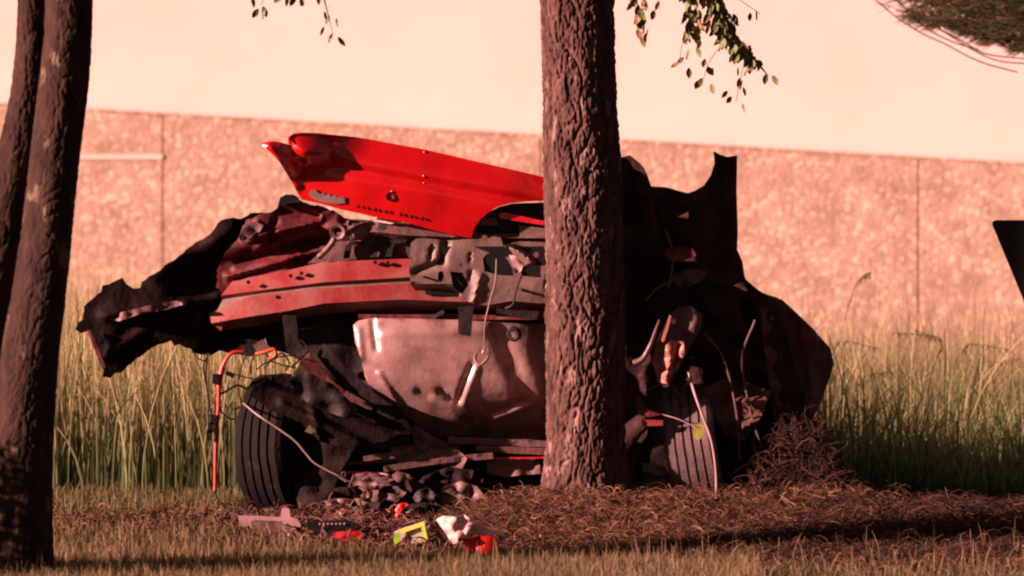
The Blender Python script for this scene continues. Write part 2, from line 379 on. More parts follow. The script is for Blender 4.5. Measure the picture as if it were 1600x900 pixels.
# ================================================================== TREES
def trunk_geo(cl, rad, nth=200, nz=380, plates=.012, cw=.045, ch=.15, seed=0.0, flare=None):
    """cl(s)->centre, rad(s), s 0..1 from base up; bark relief as geometry"""
    vs = np.zeros((nz * nth, 3)); L_ = (cl(1) - cl(0)).length
    for j in range(nz):
        s = j / (nz - 1); c = cl(s); r_ = rad(s)
        for k in range(nth):
            a = 2 * math.pi * k / nth; ca, sa = math.cos(a), math.sin(a)
            z = c.z
            X, Y_ = ca * r_, sa * r_
            g1 = min(1.0, abs(noise.noise(Vector((X / cw + 1.1 * N3(X * 14, Y_ * 14, z * 7), Y_ / cw, z / ch + seed)))) * 4.2)
            g2 = min(1.0, abs(noise.noise(Vector((X / cw * 2.3, Y_ / cw * 2.3 + 7, z / ch * 2.6 + seed)))) * 4.0)
            h = plates * (g1 ** .7 - .8) + plates * .45 * (g2 - .7) + plates * .35 * N3(X * 120, Y_ * 120, z * 60 + seed) + r_ * .08 * N3(ca * 1.3 + seed, sa * 1.3, z * 2.1)
            if flare: h += flare(a, s)
            rr = r_ + h; vs[j * nth + k] = (c.x + ca * rr, c.y + sa * rr, z)
    i = np.arange(nz - 1)[:, None] * nth; k = np.arange(nth)[None, :]; k2 = (k + 1) % nth
    fs = np.stack([i + k, i + k2, i + nth + k2, i + nth + k], -1).reshape(-1, 4)
    return vs, fs
def leaf_mesh(name, m, L_=.042, W_=.023):
    vs, fs = [], []; n = 5
    for i in range(n + 1):
        s = i / n; w_ = W_ * math.sin(math.pi * min(1, s * .93 + .05)) ** .8; z = -L_ * s
        vs += [(-w_ / 2, .0018 * math.sin(s * 3), z), (0, .0035 + .003 * s, z), (w_ / 2, .0018 * math.sin(s * 3), z)]
    for i in range(n):
        for k in range(2): a = i * 3 + k; fs.append((a, a + 1, a + 4, a + 3))
    me = bpy.data.meshes.new(name); me.from_pydata(vs, [], fs); me.materials.append(m)
    for p in me.polygons: p.use_smooth = True
    return me
LEAF = [leaf_mesh('leaf', M['leaf']), leaf_mesh('leaf', M['leaf_dry'], .038, .018), leaf_mesh('leaf', M['leaf'], .034, .020)]
def put_leaf(px, py, Y, ang, parent, k=None, s=1.0):
    o = bpy.data.objects.new('leaf', random.choice(LEAF) if k is None else LEAF[k]); col.objects.link(o)
    o.location = at(px, py, Y) - WLOC[parent]; o.parent = parent
    o.rotation_euler = (random.uniform(-.5, .5), ang, random.uniform(-1.1, 1.1)); o.scale = (s,) * 3
def leaves_along(pts, parent, n, spread=6, s=1.0, Yj=.05):
    W = catmull([Vector(p) for p in pts], 6)
    for i in range(n):
        q = W[min(len(W) - 1, int(len(W) * ((i + random.random()) / n)))]
        put_leaf(q.x + random.uniform(-spread, spread), q.y + random.uniform(-spread, spread) - 4, q.z + random.uniform(-Yj, Yj), random.uniform(-.75, .75), parent, s=s * random.uniform(.7, 1.1))

# --- main tree
TY = -.25
mt = empty('pine_tree', at(907, 806, TY), 'tall tree with thick deeply furrowed bark standing right against the wrecked car', 'tree')
P0 = at(912, 815, TY); P1 = at(905, 0, TY); P2 = P0.lerp(P1, 2.3)
def cl(s): return P0.lerp(P2, s) + Vector((.012 * math.sin(s * 9), 0, 0))
def rd(s):
    z = cl(s).z; r_ = .150 - .004 * z; return r_ + .060 * math.exp(-max(0, z) / .10)
def fl(a, s):
    z = cl(s).z; return .045 * math.exp(-max(0, z) / .10) * max(0, math.cos(a * 2.5 + .6))
V, fs = trunk_geo(cl, rd, 300, 900, .012, .030, .10, 2.0, fl)
mk('trunk', V, fs, M['bark'], mt, smooth=4)
pa = cl(.62)
br = tube('branch', [(pa.x, pa.y - .1, pa.z), (pa.x + .25, -.7, pa.z + .02), tuple(at(1040, -110, -1.0)), tuple(at(1100, -40, -1.0)), tuple(at(1120, 20, -1.0)), tuple(at(1150, 60, -1.0)), tuple(at(1178, 92, -1.0)), tuple(at(1200, 118, -1.0))], lambda s: .028 * (1 - s) + .0022, M['twig'], mt, px=False)
twigs = [[(985, -60, -1), (995, 0, -1), (1002, 45, -1)], [(1085, -60, -1), (1080, 10, -1), (1073, 70, -1)], [(1145, 55, -1), (1112, 90, -1), (1097, 128, -1)], [(1165, 82, -1), (1158, 120, -1), (1150, 158, -1)],
         [(1080, 40, -1), (1066, 70, -1), (1062, 98, -1)], [(1110, -40, -1), (1150, -5, -1), (1188, 22, -1)], [(1020, -50, -1), (1030, -10, -1), (1022, 22, -1)]]
for tw in twigs:
    tube('twig', tw, .0016, M['twig'], mt, ns=5)
leaves_along([(985, -25, -1), (1003, 15, -1), (1000, 45, -1)], br, 26, 8, s=1.25)
leaves_along([(1075, -20, -1), (1082, 15, -1), (1078, 60, -1)], br, 55, 11, s=1.25)
leaves_along([(1105, -20, -1), (1120, 20, -1), (1135, 50, -1)], br, 96, 16, s=1.25)
leaves_along([(1125, 40, -1), (1150, 70, -1), (1176, 98, -1)], br, 68, 10, s=1.2)
for (x, y, a) in ((1008, 58, .1), (1001, 65, -.2), (1012, 52, -.5), (1022, 22, .3), (1030, 8, .4), (1182, 22, -.3), (1172, 26, -.2), (1062, 104, 1.1), (1068, 96, .8), (1076, 112, -.1), (1097, 128, .4), (1090, 132, .2), (1105, 110, -.5), (1113, 112, -.6), (1102, 98, .3), (1111, 137, -.4),
                  (1197, 122, .1), (1207, 124, -.5), (1160, 132, -.3), (1156, 128, .2), (1162, 142, 0), (1137, 148, .8), (1143, 157, .7), (1160, 168, -.1), (1170, 110, .2), (1153, 112, .5), (1076, 84, .3), (1088, 80, -.4), (1095, 70, .3), (1183, 100, -.8)):
    put_leaf(x, y - 6, -1.0, a, br)

# --- left forked tree
LY = -2.2
lt = empty('forked_tree', at(25, 880, LY), 'dark forked tree with two lichen-patched stems at the left edge', 'tree')
def poly_cl(pts):
    W = [at(px, py, Y) for px, py, Y in pts]; W = catmull(W, 8)
    def f(s):
        x = s * (len(W) - 1); i = min(len(W) - 2, int(x)); return W[i].lerp(W[i + 1], x - i)
    return f
def poly_r(rs):
    def f(s):
        x = s * (len(rs) - 1); i = min(len(rs) - 2, int(x)); return rs[i] + (rs[i + 1] - rs[i]) * (x - i)
    return f
c1 = poly_cl([(22, 905, LY), (28, 820, LY), (34, 740, LY), (40, 650, LY), (47, 560, LY), (63, 450, LY), (76, 340, LY), (88, 230, LY), (101, 110, LY), (107, 0, LY), (112, -300, LY)])
V, fs = trunk_geo(c1, poly_r([.14, .124, .114, .108, .104, .096, .092, .088, .088, .083, .074]), 150, 520, .0045, .030, .08, 5.0)
tk = mk('trunk', V, fs, M['bark2'], lt, smooth=4)
c2 = poly_cl([(-30, 880, LY + .1), (-38, 700, LY + .12), (-28, 520, LY + .12), (-6, 400, LY + .13), (22, 260, LY + .13), (42, 150, LY + .13), (50, 60, LY + .13), (52, -60, LY + .13), (54, -300, LY + .13)])
V, fs = trunk_geo(c2, poly_r([.127, .106, .09, .08, .072, .061, .057, .055, .053]), 110, 420, .0045, .030, .08, 9.0)
mk('stem', V, fs, M['bark2'], lt, smooth=4)
for (px, py, r_) in ((137, 72, .028), (118, 5, .02), (80, 765, .022), (100, 430, .014)):
    c = at(px - 6, py, LY); V, fs = lathe([(.0001, -r_), (r_ * .6, -r_ * .8), (r_, 0), (r_ * .62, r_ * .8), (.0001, r_)], c, (.1, .1, 1), 14)
    V = [v_ + (v_ - c) * .3 * N3(v_.x * 60, v_.z * 60, v_.y * 60) for v_ in V]; mk('knot', V, fs, M['bark2'], lt, smooth=1)
ba = c1(.97)
lb = tube('branch', [tuple(ba), tuple(ba + Vector((.25, .4, .3))), tuple(at(420, -140, -1.6)), tuple(at(470, -60, -1.6)), tuple(at(500, -25, -1.6)), tuple(at(508, 5, -1.6)), tuple(at(520, 52, -1.6))], lambda s: .03 * (1 - s) ** 1.5 + .0012, M['twig'], lt, px=False)
tube('twig', [(430, -110, -1.6), (420, -30, -1.6), (408, 8, -1.6)], .0014, M['twig'], lt, ns=5)
for (x, y, a) in ((411, 10, -.3), (404, 14, .6), (413, 16, -.1), (440, -6, .9), (450, -6, .1), (462, -6, .5), (470, -4, -.2), (474, -5, .4), (508, 18, .3), (514, 24, .1), (525, 28, -.4), (507, 42, .6), (519, 52, .15), (528, 58, -.6), (395, -6, 0), (498, -8, 0)):
    put_leaf(x, y, -1.6, a, lb)

# --- unseen low shrub, added to throw shade on the lower forked tree
sx0, sy0 = -2.8, -2.68
sh = empty('shade_shrub', (sx0, sy0, -.11), 'unseen low dark shrub added to shade the foot of the forked tree', 'shrub')
V, C_, Fq = [], [], []
for i in range(5200):
    v_ = Vector((random.gauss(0, 1), random.gauss(0, 1), random.gauss(0, 1))).normalized() * random.uniform(.45, 1) ** .5
    k_ = 1 + .25 * N3(v_.x * 2.2, v_.y * 2.2, v_.z * 2.2)
    p = Vector((sx0 + v_.x * .34 * k_, sy0 + v_.y * .34 * k_, .25 + v_.z * .38 * k_)); d = Vector((random.uniform(-1, 1), random.uniform(-1, 1), random.uniform(-.6, .8))).normalized()
    sd_ = d.cross(Vector((.3, .5, 1))).normalized() * .014; b0 = len(V); q_ = p + d * .045; V += [p, p.lerp(q_, .5) + sd_, q_, p.lerp(q_, .5) - sd_]
    g = random.uniform(.6, 1.3); C_ += [(.04 * g, .06 * g, .02 * g, 1)] * 4; Fq.append((b0, b0 + 1, b0 + 2, b0 + 3))
fo = mk('foliage', V, np.array(Fq), M['straw'], sh, cols=C_); tag(fo, kind='stuff')
for k in range(7):
    a = k * .9; tube('stem', [(sx0, sy0, -.13), (sx0 + .08 * math.cos(a), sy0 + .08 * math.sin(a), .15), (sx0 + .24 * math.cos(a), sy0 + .24 * math.sin(a), .5)], lambda s: .014 * (1 - s) + .003, M['twig'], sh, px=False)

# --- conifer bough hanging in at the top right, nearer the camera
CY = -3.2
ct = empty('conifer_tree', (at(2150, 800, CY).x, CY, 0), 'conifer whose drooping dark bough hangs into the top right corner', 'tree')
tc_ = (at(2150, 800, CY).x, CY)
V, fs = trunk_geo(lambda s: Vector((tc_[0], CY, -.05 + 5 * s)), lambda s: .13 - .05 * s, 60, 100, .01, .04, .12, 3.0); mk('trunk', V, fs, M['bark'], ct, smooth=4)
bo = tube('branch', [(tc_[0], CY, 3.4), tuple(at(1900, -120, CY)), tuple(at(1700, -20, CY)), tuple(at(1560, 0, CY)), tuple(at(1430, -25, CY))], lambda s: .03 * (1 - s) + .004, M['twig'], ct, px=False)
def strand(A, B, w_, sag, c, segs=3, V=None, Fq=None, C_=None):
    s0 = len(V); d = (B - A).normalized(); side = d.cross(Vector((random.uniform(-.3, .3), 1, random.uniform(-.3, .3)))).normalized()
    for i in range(segs + 1):
        t_ = i / segs; p = A.lerp(B, t_) + Vector((0, 0, -sag * 4 * t_ * (1 - t_))); ww = w_ * (1 - .75 * t_)
        V.append(p - side * ww); V.append(p + side * ww); C_ += [c, c]
    for i in range(segs): a = s0 + i * 2; Fq.append((a, a + 1, a + 3, a + 2))
V, C_, Fq = [], [], []
low = [(1365, 4), (1400, 26), (1440, 44), (1480, 52), (1520, 62), (1560, 78), (1600, 88), (1700, 96)]
def lowy(x):
    for a, b_ in zip(low, low[1:]):
        if a[0] <= x <= b_[0]: return a[1] + (b_[1] - a[1]) * (x - a[0]) / (b_[0] - a[0])
    return 96
for i in range(15000):
    x = random.triangular(1375, 1760, 1640); yl = lowy(x) - 14; y = random.uniform(-90, yl) if random.random() < .8 else yl + random.uniform(-10, 4)
    if y > yl - 26 and N3(x * .05, y * .05, 7) > .10: continue
    Yd = CY + random.uniform(-.35, .35); A = at(x, y, Yd); an = random.uniform(-.4, .9)
    B = A + Vector((random.choice((-1, 1)) * .06 * math.cos(an), random.uniform(-.03, .03), -.045 * math.sin(an)))
    g = random.uniform(.5, 1.2); c = (.045 * g, .055 * g, .020 * g, 1) if random.random() < .7 else (.10 * g, .045 * g, .03 * g, 1)
    strand(A, B, .0016, .004, c, 2, V, Fq, C_)
nd = mk('needles', V, np.array(Fq), M['straw'], bo, cols=C_); tag(nd, kind='stuff')
for pts in ([(1360, -8), (1385, 14), (1405, 30), (1440, 52), (1475, 68), (1530, 96), (1590, 113)], [(1400, 0), (1440, 30), (1500, 62), (1540, 84), (1600, 92)], [(1460, 40), (1520, 78), (1560, 95), (1610, 100)], [(1420, 20), (1450, 46), (1490, 66), (1530, 78)]):
    tube('twig', [(x, y, CY - .1) for x, y in pts], .0028, M['twig'], ct, ns=5)

# ================================================================== WRECKED CAR
car = empty('wrecked_car', at(760, 800, .1), 'crushed red car seen from the rear, bent against the tree with its body torn open', 'car')
# dark body mass behind everything
sheet('body_shell', [(455, 340), (560, 345), (640, 350), (760, 330), (960, 320), (1010, 400), (1010, 640), (860, 720), (780, 730), (640, 740), (560, 700), (540, 640), (520, 560), (470, 520), (420, 470)], M['dark'], car, Y=.22, thick=.4, res=14, amp=.05, freq=.015, seed=3)
sheet('wheel_arch', [(405, 500), (470, 490), (560, 500), (580, 600), (640, 660), (600, 720), (520, 740), (450, 600), (470, 565), (448, 552), (420, 545)], M['dark'], car, Y=.12, thick=.3, res=12, amp=.04, seed=5)
# left torn quarter panel
qp = [(117, 514), (123, 503), (130, 499), (131, 479), (146, 466), (158, 456), (160, 446), (176, 441), (191, 434), (197, 444), (208, 451), (219, 450), (222, 440), (251, 422), (258, 414), (275, 404), (296, 386), (327, 367), (346, 344), (364, 340), (376, 342), (392, 333), (410, 332), (421, 336), (436, 320), (438, 308), (455, 305), (468, 312),
      (500, 330), (520, 360), (480, 420), (440, 480), (420, 520), (404, 545), (395, 557), (360, 553), (342, 548), (330, 555), (308, 553), (298, 545), (289, 543), (280, 538), (272, 541), (268, 532), (243, 541), (213, 560), (190, 582), (180, 583), (172, 591), (160, 589), (162, 575), (150, 545), (137, 517), (126, 521)]
sheet('quarter_panel', qp, M['coat'], car, Y=lambda x, y: -.02 + (x - 130) * .00045, thick=.02, res=6, amp=.035, freq=.016, ridged=.006, seed=1.5, jag=1.3,
      creases=[(165, 492, 290, 476, .03, 9), (290, 476, 345, 462, .02, 7), (160, 560, 230, 510, .015, 8), (240, 430, 360, 360, .03, 14)])
sheet('torn_edge', [(136, 515), (141, 516), (152, 541), (165, 573), (160, 577), (148, 548)], M['maroon'], car, Y=-.06, thick=.01, res=7, amp=.004)
sheet('bent_flange', [(170, 500), (185, 489), (230, 478), (275, 470), (292, 474), (260, 484), (215, 492), (186, 502)], M['rose'], car, Y=-.045, thick=.01, res=6, amp=.03, freq=.06, seed=8)
# upper torn maroon body side
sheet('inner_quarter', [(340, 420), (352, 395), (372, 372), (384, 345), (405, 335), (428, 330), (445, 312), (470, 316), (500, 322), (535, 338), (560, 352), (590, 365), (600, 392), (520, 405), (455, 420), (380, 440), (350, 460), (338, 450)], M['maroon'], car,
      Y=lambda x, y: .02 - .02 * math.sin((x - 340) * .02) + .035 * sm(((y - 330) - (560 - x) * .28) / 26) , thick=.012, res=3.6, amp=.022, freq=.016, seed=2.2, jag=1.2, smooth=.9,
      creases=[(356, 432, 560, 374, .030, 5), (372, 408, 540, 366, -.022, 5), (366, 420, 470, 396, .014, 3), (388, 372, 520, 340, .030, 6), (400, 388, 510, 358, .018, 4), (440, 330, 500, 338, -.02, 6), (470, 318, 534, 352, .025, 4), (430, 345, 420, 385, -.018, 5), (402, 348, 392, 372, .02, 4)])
sheet('cap', [(434, 322), (438, 309), (446, 304), (458, 304), (467, 309), (466, 316), (452, 318)], M['black'], car, Y=-.03, thick=.03, res=5, amp=.004)
sheet('torn_flap', [(372, 372), (380, 352), (398, 346), (412, 352), (404, 366), (392, 376), (380, 380)], M['rose'], car, Y=-.03, thick=.006, res=6, amp=.03, freq=.07, seed=4)
sheet('crumpled_bracket', [(505, 330), (520, 328), (545, 345), (542, 362), (520, 364), (500, 352)], M['maroon'], car, Y=-.05, thick=.01, res=5, amp=.02, freq=.08, seed=6)
V, fs = lathe([(.030, -.01), (.034, 0), (.030, .012), (.020, .010), (.018, -.004), (.030, -.01)], at(528, 362, -.06), (.25, 1, .1), 28)
mk('tube_flange', V, fs, M['rose'], car, smooth=.8)
tube('strap', [(498, 402, -.02), (515, 385, -.05), (523, 372, -.06)], .012, M['rose'], car)
V, fs = lathe([(.0001, -.03), (.022, -.03), (.026, -.02), (.026, .03), (.0001, .03)], at(560, 365, -.01), (1, .3, .1), 20); mk('actuator', V, fs, M['plate'], car, smooth=.7)
# rear panel with ribs
ruled('rear_panel', [[(530, 352, .02), (585, 345, .0), (640, 352, -.01), (760, 365, -.02), (900, 365, -.02)], [(525, 368, .0), (585, 362, -.03), (640, 368, -.04), (760, 372, -.04), (900, 372, -.04)],
                     [(520, 378, .02), (585, 373, .01), (640, 376, .0), (760, 380, .0), (900, 380, 0)], [(480, 412, .03), (585, 403, .02), (640, 402, .01), (760, 405, .01), (900, 405, .01)]], M['rose'], car, amp=.012, seed=3)
for k, (x, y) in enumerate(((556, 382), (598, 380), (622, 379))):
    sheet('rib', [(x - 20, y + 22), (x - 16, y + 2), (x - 8, y - 5), (x + 14, y - 5), (x + 12, y), (x - 6, y + 2), (x - 10, y + 22)], M['dark'], car, Y=-.012, thick=.02, res=6, amp=.003)
sheet('pale_insert', [(582, 346), (592, 338), (618, 339), (632, 346), (610, 350)], M['pink_sheet'], car, Y=-.03, thick=.02, res=6, amp=.006)
# bumper beam
ruled('bumper_beam', [[(364, 438, .05), (455, 421, .01), (506, 409, -.01), (640, 404, -.03), (920, 400, -.03)],
                      [(345, 462, .02), (420, 452, -.02), (506, 441, -.05), (640, 433, -.065), (920, 432, -.065)]], M['dusty_red'], car, seed=1)
ruled('beam_groove', [[(345, 463, .025), (420, 453, -.015), (506, 442, -.045), (640, 434, -.06), (920, 433, -.06)],
                      [(348, 468, .040), (420, 456, .0), (506, 444, -.030), (640, 436, -.045), (920, 437, -.045)],
                      [(338, 487, .040), (387, 466, -.005), (489, 452, -.032), (640, 442, -.045), (920, 448, -.045)],
                      [(332, 489, .03), (387, 465, -.02), (489, 453, -.045), (640, 443, -.06), (920, 448, -.06)]], M['groove'], car, seed=1)
ruled('beam_rail', [[(328, 490, .02), (387, 464, -.02), (489, 452, -.05), (640, 442, -.065), (920, 447, -.065)],
                      [(330, 505, .01), (400, 493, -.03), (448, 486, -.05), (506, 474, -.065), (624, 468, -.07), (920, 478, -.07)]], M['dusty_red'], car, seed=2)
ruled('beam_underside', [[(330, 506, .015), (400, 494, -.025), (448, 487, -.045), (506, 475, -.06), (624, 469, -.065), (920, 479, -.065)],
                         [(343, 517, .06), (400, 509, .04), (448, 499, .03), (536, 488, .02), (715, 484, .02), (920, 489, .02)]], M['groove'], car, seed=2)
sheet('beam_end', [(327, 489), (331, 505), (345, 517), (352, 500), (345, 486)], M['dusty_red'], car, Y=.03, thick=.05, res=6, amp=.004)
for (x, y) in ((454, 431), (471, 427), (388, 441), (586, 410), (606, 411), (433, 464)):
    V, fs = lathe([(.0001, -.008), (.006, -.008), (.008, -.003), (.008, .012)], at(x, y, -.03 - (x - 388) * .0001), (0, 1, 0), 10); mk('bolt', V, fs, M['black'], car, smooth=.6)
# hanging brackets under beam
sheet('bracket', [(440, 487), (462, 485), (466, 530), (474, 545), (458, 556), (446, 540)], M['dark'], car, Y=-.03, thick=.02, res=7, amp=.01)
sheet('bracket', [(716, 480), (740, 478), (736, 526), (716, 522)], M['dark'], car, Y=-.15, thick=.012, res=7, amp=.004)
sheet('bracket', [(395, 540), (410, 530), (424, 545), (418, 553), (402, 550)], M['rose'], car, Y=-.03, thick=.01, res=6, amp=.01)
# grey reinforcement plate with punched holes
plate_out = [(642, 380), (650, 373), (661, 372), (700, 376), (725, 374), (762, 373), (770, 369), (782, 371), (786, 382), (812, 377), (840, 378), (885, 380), (885, 470), (843, 474), (800, 470), (760, 477), (738, 474), (718, 465), (661, 465), (650, 455), (642, 445), (639, 421)]
holes = [[(754, 404), (762, 396), (778, 397), (792, 404), (800, 418), (803, 431), (780, 430), (757, 424)], [(703, 424), (722, 426), (732, 445), (722, 460), (708, 448)], [(812, 420), (826, 412), (845, 414), (845, 434), (816, 431)], [(685, 425), (691, 423), (694, 432), (690, 440), (684, 436)]]
def plateY(x, y): return -.12 + .00012 * (x - 640) + (.05 * max(0, (446 - x * 0 - y)) / 100 if y < 446 else 0) + (.06 * max(0, (y - 446)) / 20 if x < 720 and y > 446 else 0)
pl = sheet('reinforcement_plate', plate_out, M['plate'], car, Y=plateY, thick=.006, res=4.5, amp=.005, freq=.03, holes=holes, seed=7, smooth=.6,
      creases=[(697, 380, 690, 410, -.022, 5), (690, 410, 650, 425, -.022, 5), (676, 385, 672, 405, -.015, 3), (645, 452, 700, 462, -.03, 8), (800, 385, 830, 408, .02, 5), (735, 395, 735, 410, -.01, 2), (736, 425, 732, 440, -.014, 3), (750, 430, 740, 470, .015, 5), (640, 440, 720, 446, .012, 5)])
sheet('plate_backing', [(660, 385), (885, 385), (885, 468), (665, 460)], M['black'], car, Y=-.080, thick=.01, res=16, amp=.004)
for (x, y, r_) in ((838, 398, .011), (660, 432, .006), (757, 372, .012), (812, 452, .008)):
    V, fs = lathe([(.0001, -.012), (r_, -.012), (r_, -.006), (r_ * .75, -.006), (r_ * .75, .03)], at(x, y, -.13), (0, 1, 0), 12); mk('bolt', V, fs, M['rust'], car, smooth=.6)
tube('cable', [(776, 405, -.16), (774, 440, -.17), (766, 470, -.17), (758, 505, -.17), (757, 535, -.15)], .0035, M['plate'], car)
tube('cable', [(815, 430, -.16), (806, 455, -.17), (802, 475, -.17), (790, 482, -.15)], .004, M['dark'], car)
sheet('lock_fitting', [(795, 398), (806, 400), (818, 412), (814, 424), (804, 428), (800, 414)], M['mauve'], car, Y=-.15, thick=.01, res=5, amp=.02, freq=.08)
# lid : red, glossy
lid = [(406, 224), (420, 221), (434, 221), (452, 226), (450, 214), (459, 208), (475, 207), (498, 208), (535, 212), (573, 217), (622, 226), (669, 235), (747, 253), (804, 266), (843, 275), (905, 290),
       (905, 316), (843, 314), (820, 315), (796, 318), (778, 323), (762, 332), (750, 343), (741, 356), (736, 372), (718, 369), (674, 359), (637, 348), (585, 339), (550, 331), (527, 326), (500, 318), (471, 312), (461, 294), (452, 278), (437, 253), (420, 236)]
def foldline(x): return 232 + (x - 430) * .175 if x < 560 else 255 + (x - 560) * .178
def lidY(x, y):
    d = y - foldline(x); base = -.10 + .05 * ((x - 650) / 250) ** 2 if x > 650 else -.10 + .06 * ((650 - x) / 250) ** 2
    base -= .12 * sm((580 - x) / 135) * sm((290 - .25 * (x - 440) - y) / 45)     # corner rolls away from the light
    k = 6.0; up = k * math.log1p(math.exp(min(40, -d / k)))                      # soft fold: the upper band leans back
    return base - .018 + .0016 * up + .016 * math.exp(-((d - 12) / 9) ** 2) + .00035 * max(0, d)
lo = sheet('trunk_lid', lid, M['red'], car, Y=lidY, thick=.012, res=4.2, amp=.006, freq=.012, seed=12, smooth=.6,
      creases=[(452, 230, 472, 262, -.03, 9), (420, 228, 462, 290, .02, 8), (505, 212, 518, 240, -.012, 8)])
tube('glint_lip', [(x, y + 1.5, lidY(x, y) - .002) for x, y in ((452, 222), (452, 214), (460, 209), (480, 208), (535, 212), (573, 217), (622, 226), (669, 235), (747, 253), (804, 266), (843, 275), (903, 290))], .0042, M['gloss_red'], lo, ns=8)  # rolled edge added to catch a bright line along the lid
for (x, y, r_) in ((664, 238, .010), (663, 275, .010), (663, 286, .008)):
    c = at(x, y, lidY(x, y) + .001); V, fs = lathe([(.0001, -r_ * .6), (r_ * .35, -r_ * .55), (r_ * .7, -r_ * .3), (r_, .002)], c, (0, 1, 0), 16); mk('glint_dome', V, fs, M['gloss_red'], lo, smooth=1.5)  # small glossy domes added to make highlight specks on the lid
# keyhole, emblem, faint lettering
V, fs = lathe([(.0001, .004), (.010, .004), (.012, -.002), (.016, -.006), (.018, 0), (.018, .01)], at(610, 307, lidY(610, 307) - .002), (0, 1, 0), 24); kh = mk('keyhole', V, fs, M['black'], lo, smooth=.6)
V, fs = lathe([(.0001, -.006), (.003, -.004), (.004, 0)], at(612, 299, lidY(612, 299) - .004), (0, 1, 0), 10); mk('key_glint', V, fs, M['bright'], lo, smooth=1)  # bright dot standing in for the glint above the keyhole
em = [(482, 303), (486, 298), (492, 296), (496, 300), (500, 303), (505, 301), (508, 305), (514, 303), (517, 307), (524, 305), (527, 308), (532, 307), (538, 308), (539, 318), (524, 319), (510, 317), (498, 314), (488, 310)]
sheet('badge', em, M['plate'], lo, Y=lambda x, y: lidY(x, y) - .012, thick=.010, res=5, amp=.003)
for k in range(13):
    x = 556 + k * 8.4 + (6 if k > 6 else 0); y = 322 + (x - 556) * .19
    ch = random.choice([[(0, -3.5), (5, -3), (5, 3.5), (3.4, 3.5), (3.4, 0), (1.6, 0), (1.6, 3.5), (0, 3.5)], [(0, -3.5), (1.8, -3.5), (1.8, 2), (5, 2.4), (5, 3.8), (0, 3.5)], [(0, -3.5), (5, -3.2), (5, -1.8), (1.8, -2), (1.8, 2), (5, 2.3), (5, 3.8), (0, 3.5)]])
    sheet('letter', [(x + a, y + b_) for a, b_ in [(p_ * .85, q_ * .62) for p_, q_ in ch]], M['dark_red'], lo, Y=lidY(x, y) - .006, thick=.004, res=20, amp=0)
sheet('lid_cavity', [(736, 374), (742, 354), (752, 341), (765, 331), (780, 323), (800, 318), (905, 314), (905, 374), (780, 372)], M['black'], car, Y=.02, thick=.02, res=12, amp=.01)
sheet('trim_strip', [(779, 334), (790, 332), (843, 344), (900, 352), (900, 360), (843, 351), (781, 341)], M['tail'], car, Y=-.06, thick=.01, res=7, amp=.004)
sheet('cavity_panel', [(748, 352), (756, 342), (775, 340), (779, 352)], M['plate'], car, Y=-.02, thick=.006, res=7, amp=.004)
sheet('cavity_panel', [(811, 352), (845, 356), (885, 360), (885, 374), (812, 372)], M['plate'], car, Y=-.03, thick=.006, res=7, amp=.004)

# pale steel tank pan
tank = [(552, 508), (560, 501), (578, 497), (650, 498), (720, 500), (800, 505), (905, 508), (905, 690), (840, 688), (760, 684), (722, 682), (676, 683), (660, 672), (644, 659), (615, 640), (590, 617), (577, 603), (570, 588), (564, 560), (555, 535)]
def tankY(x, y):
    u = (x - 715) / 250; v = (y - 565) / 125
    d = -.17 * max(0.0, 1 - .62 * abs(u) ** 2.0) * max(0.05, 1 - .62 * abs(v) ** 2.2)
    k = x * .45 + y                      # lower right facet falls away under a soft diagonal fold
    d += .0016 * 12 * math.log1p(math.exp((y - 604) / 12))
    d += .0011 * 14 * math.log1p(math.exp(min(30, (x + (y - 560) * -.5 - 800) / 14))) 
    return .09 + d
sheet('floor_pan', tank, M['tank'], car, Y=tankY, thick=.012, res=4.2, amp=.020, freq=.010, seed=21, smooth=1.2,
      creases=[(737, 572, 716, 625, -.014, 5), (744, 574, 724, 628, .008, 5), (716, 625, 704, 622, -.014, 5), (690, 612, 700, 618, -.012, 7), (655, 612, 668, 618, -.012, 7), (769, 646, 820, 628, -.014, 5), (772, 652, 822, 634, .010, 5), (582, 502, 588, 545, -.012, 4), (560, 515, 564, 560, .012, 6), (592, 585, 620, 630, .012, 5), (780, 520, 830, 640, -.02, 16), (600, 520, 760, 515, .012, 10)])
V, fs = lathe([(.012, -.01), (.022, -.012), (.030, -.004), (.030, .008), (.018, .01), (.012, -.01)], at(803, 522, -.17), (.3, 1, .2), 24); mk('hook', V, fs, M['dark'], car, smooth=.9)
tube('tow_clip', [(744, 553, -.17), (742, 562, -.18), (750, 570, -.19), (760, 562, -.19), (765, 550, -.18)], .006, M['plate'], car)
for (a, b_) in (((743, 553), (750, 543)), ((754, 552), (758, 541)), ((760, 540), (765, 555))):
    tube('clip_tip', [(*a, -.195), ((a[0] + b_[0]) / 2 + 1, (a[1] + b_[1]) / 2, -.20), (*b_, -.195)], .0042, M['bright'], car, ns=6)
bar('seam_rail', (560, 494, .0), (905, 497, -.02), .018, .02, M['maroon'], car)
bar('brace', (672, 499, -.02), (694, 486, -.04), .014, .01, M['dark'], car)
bar('brace', (775, 488, -.09), (905, 494, -.09), .03, .02, M['dark'], car, bend=.004)
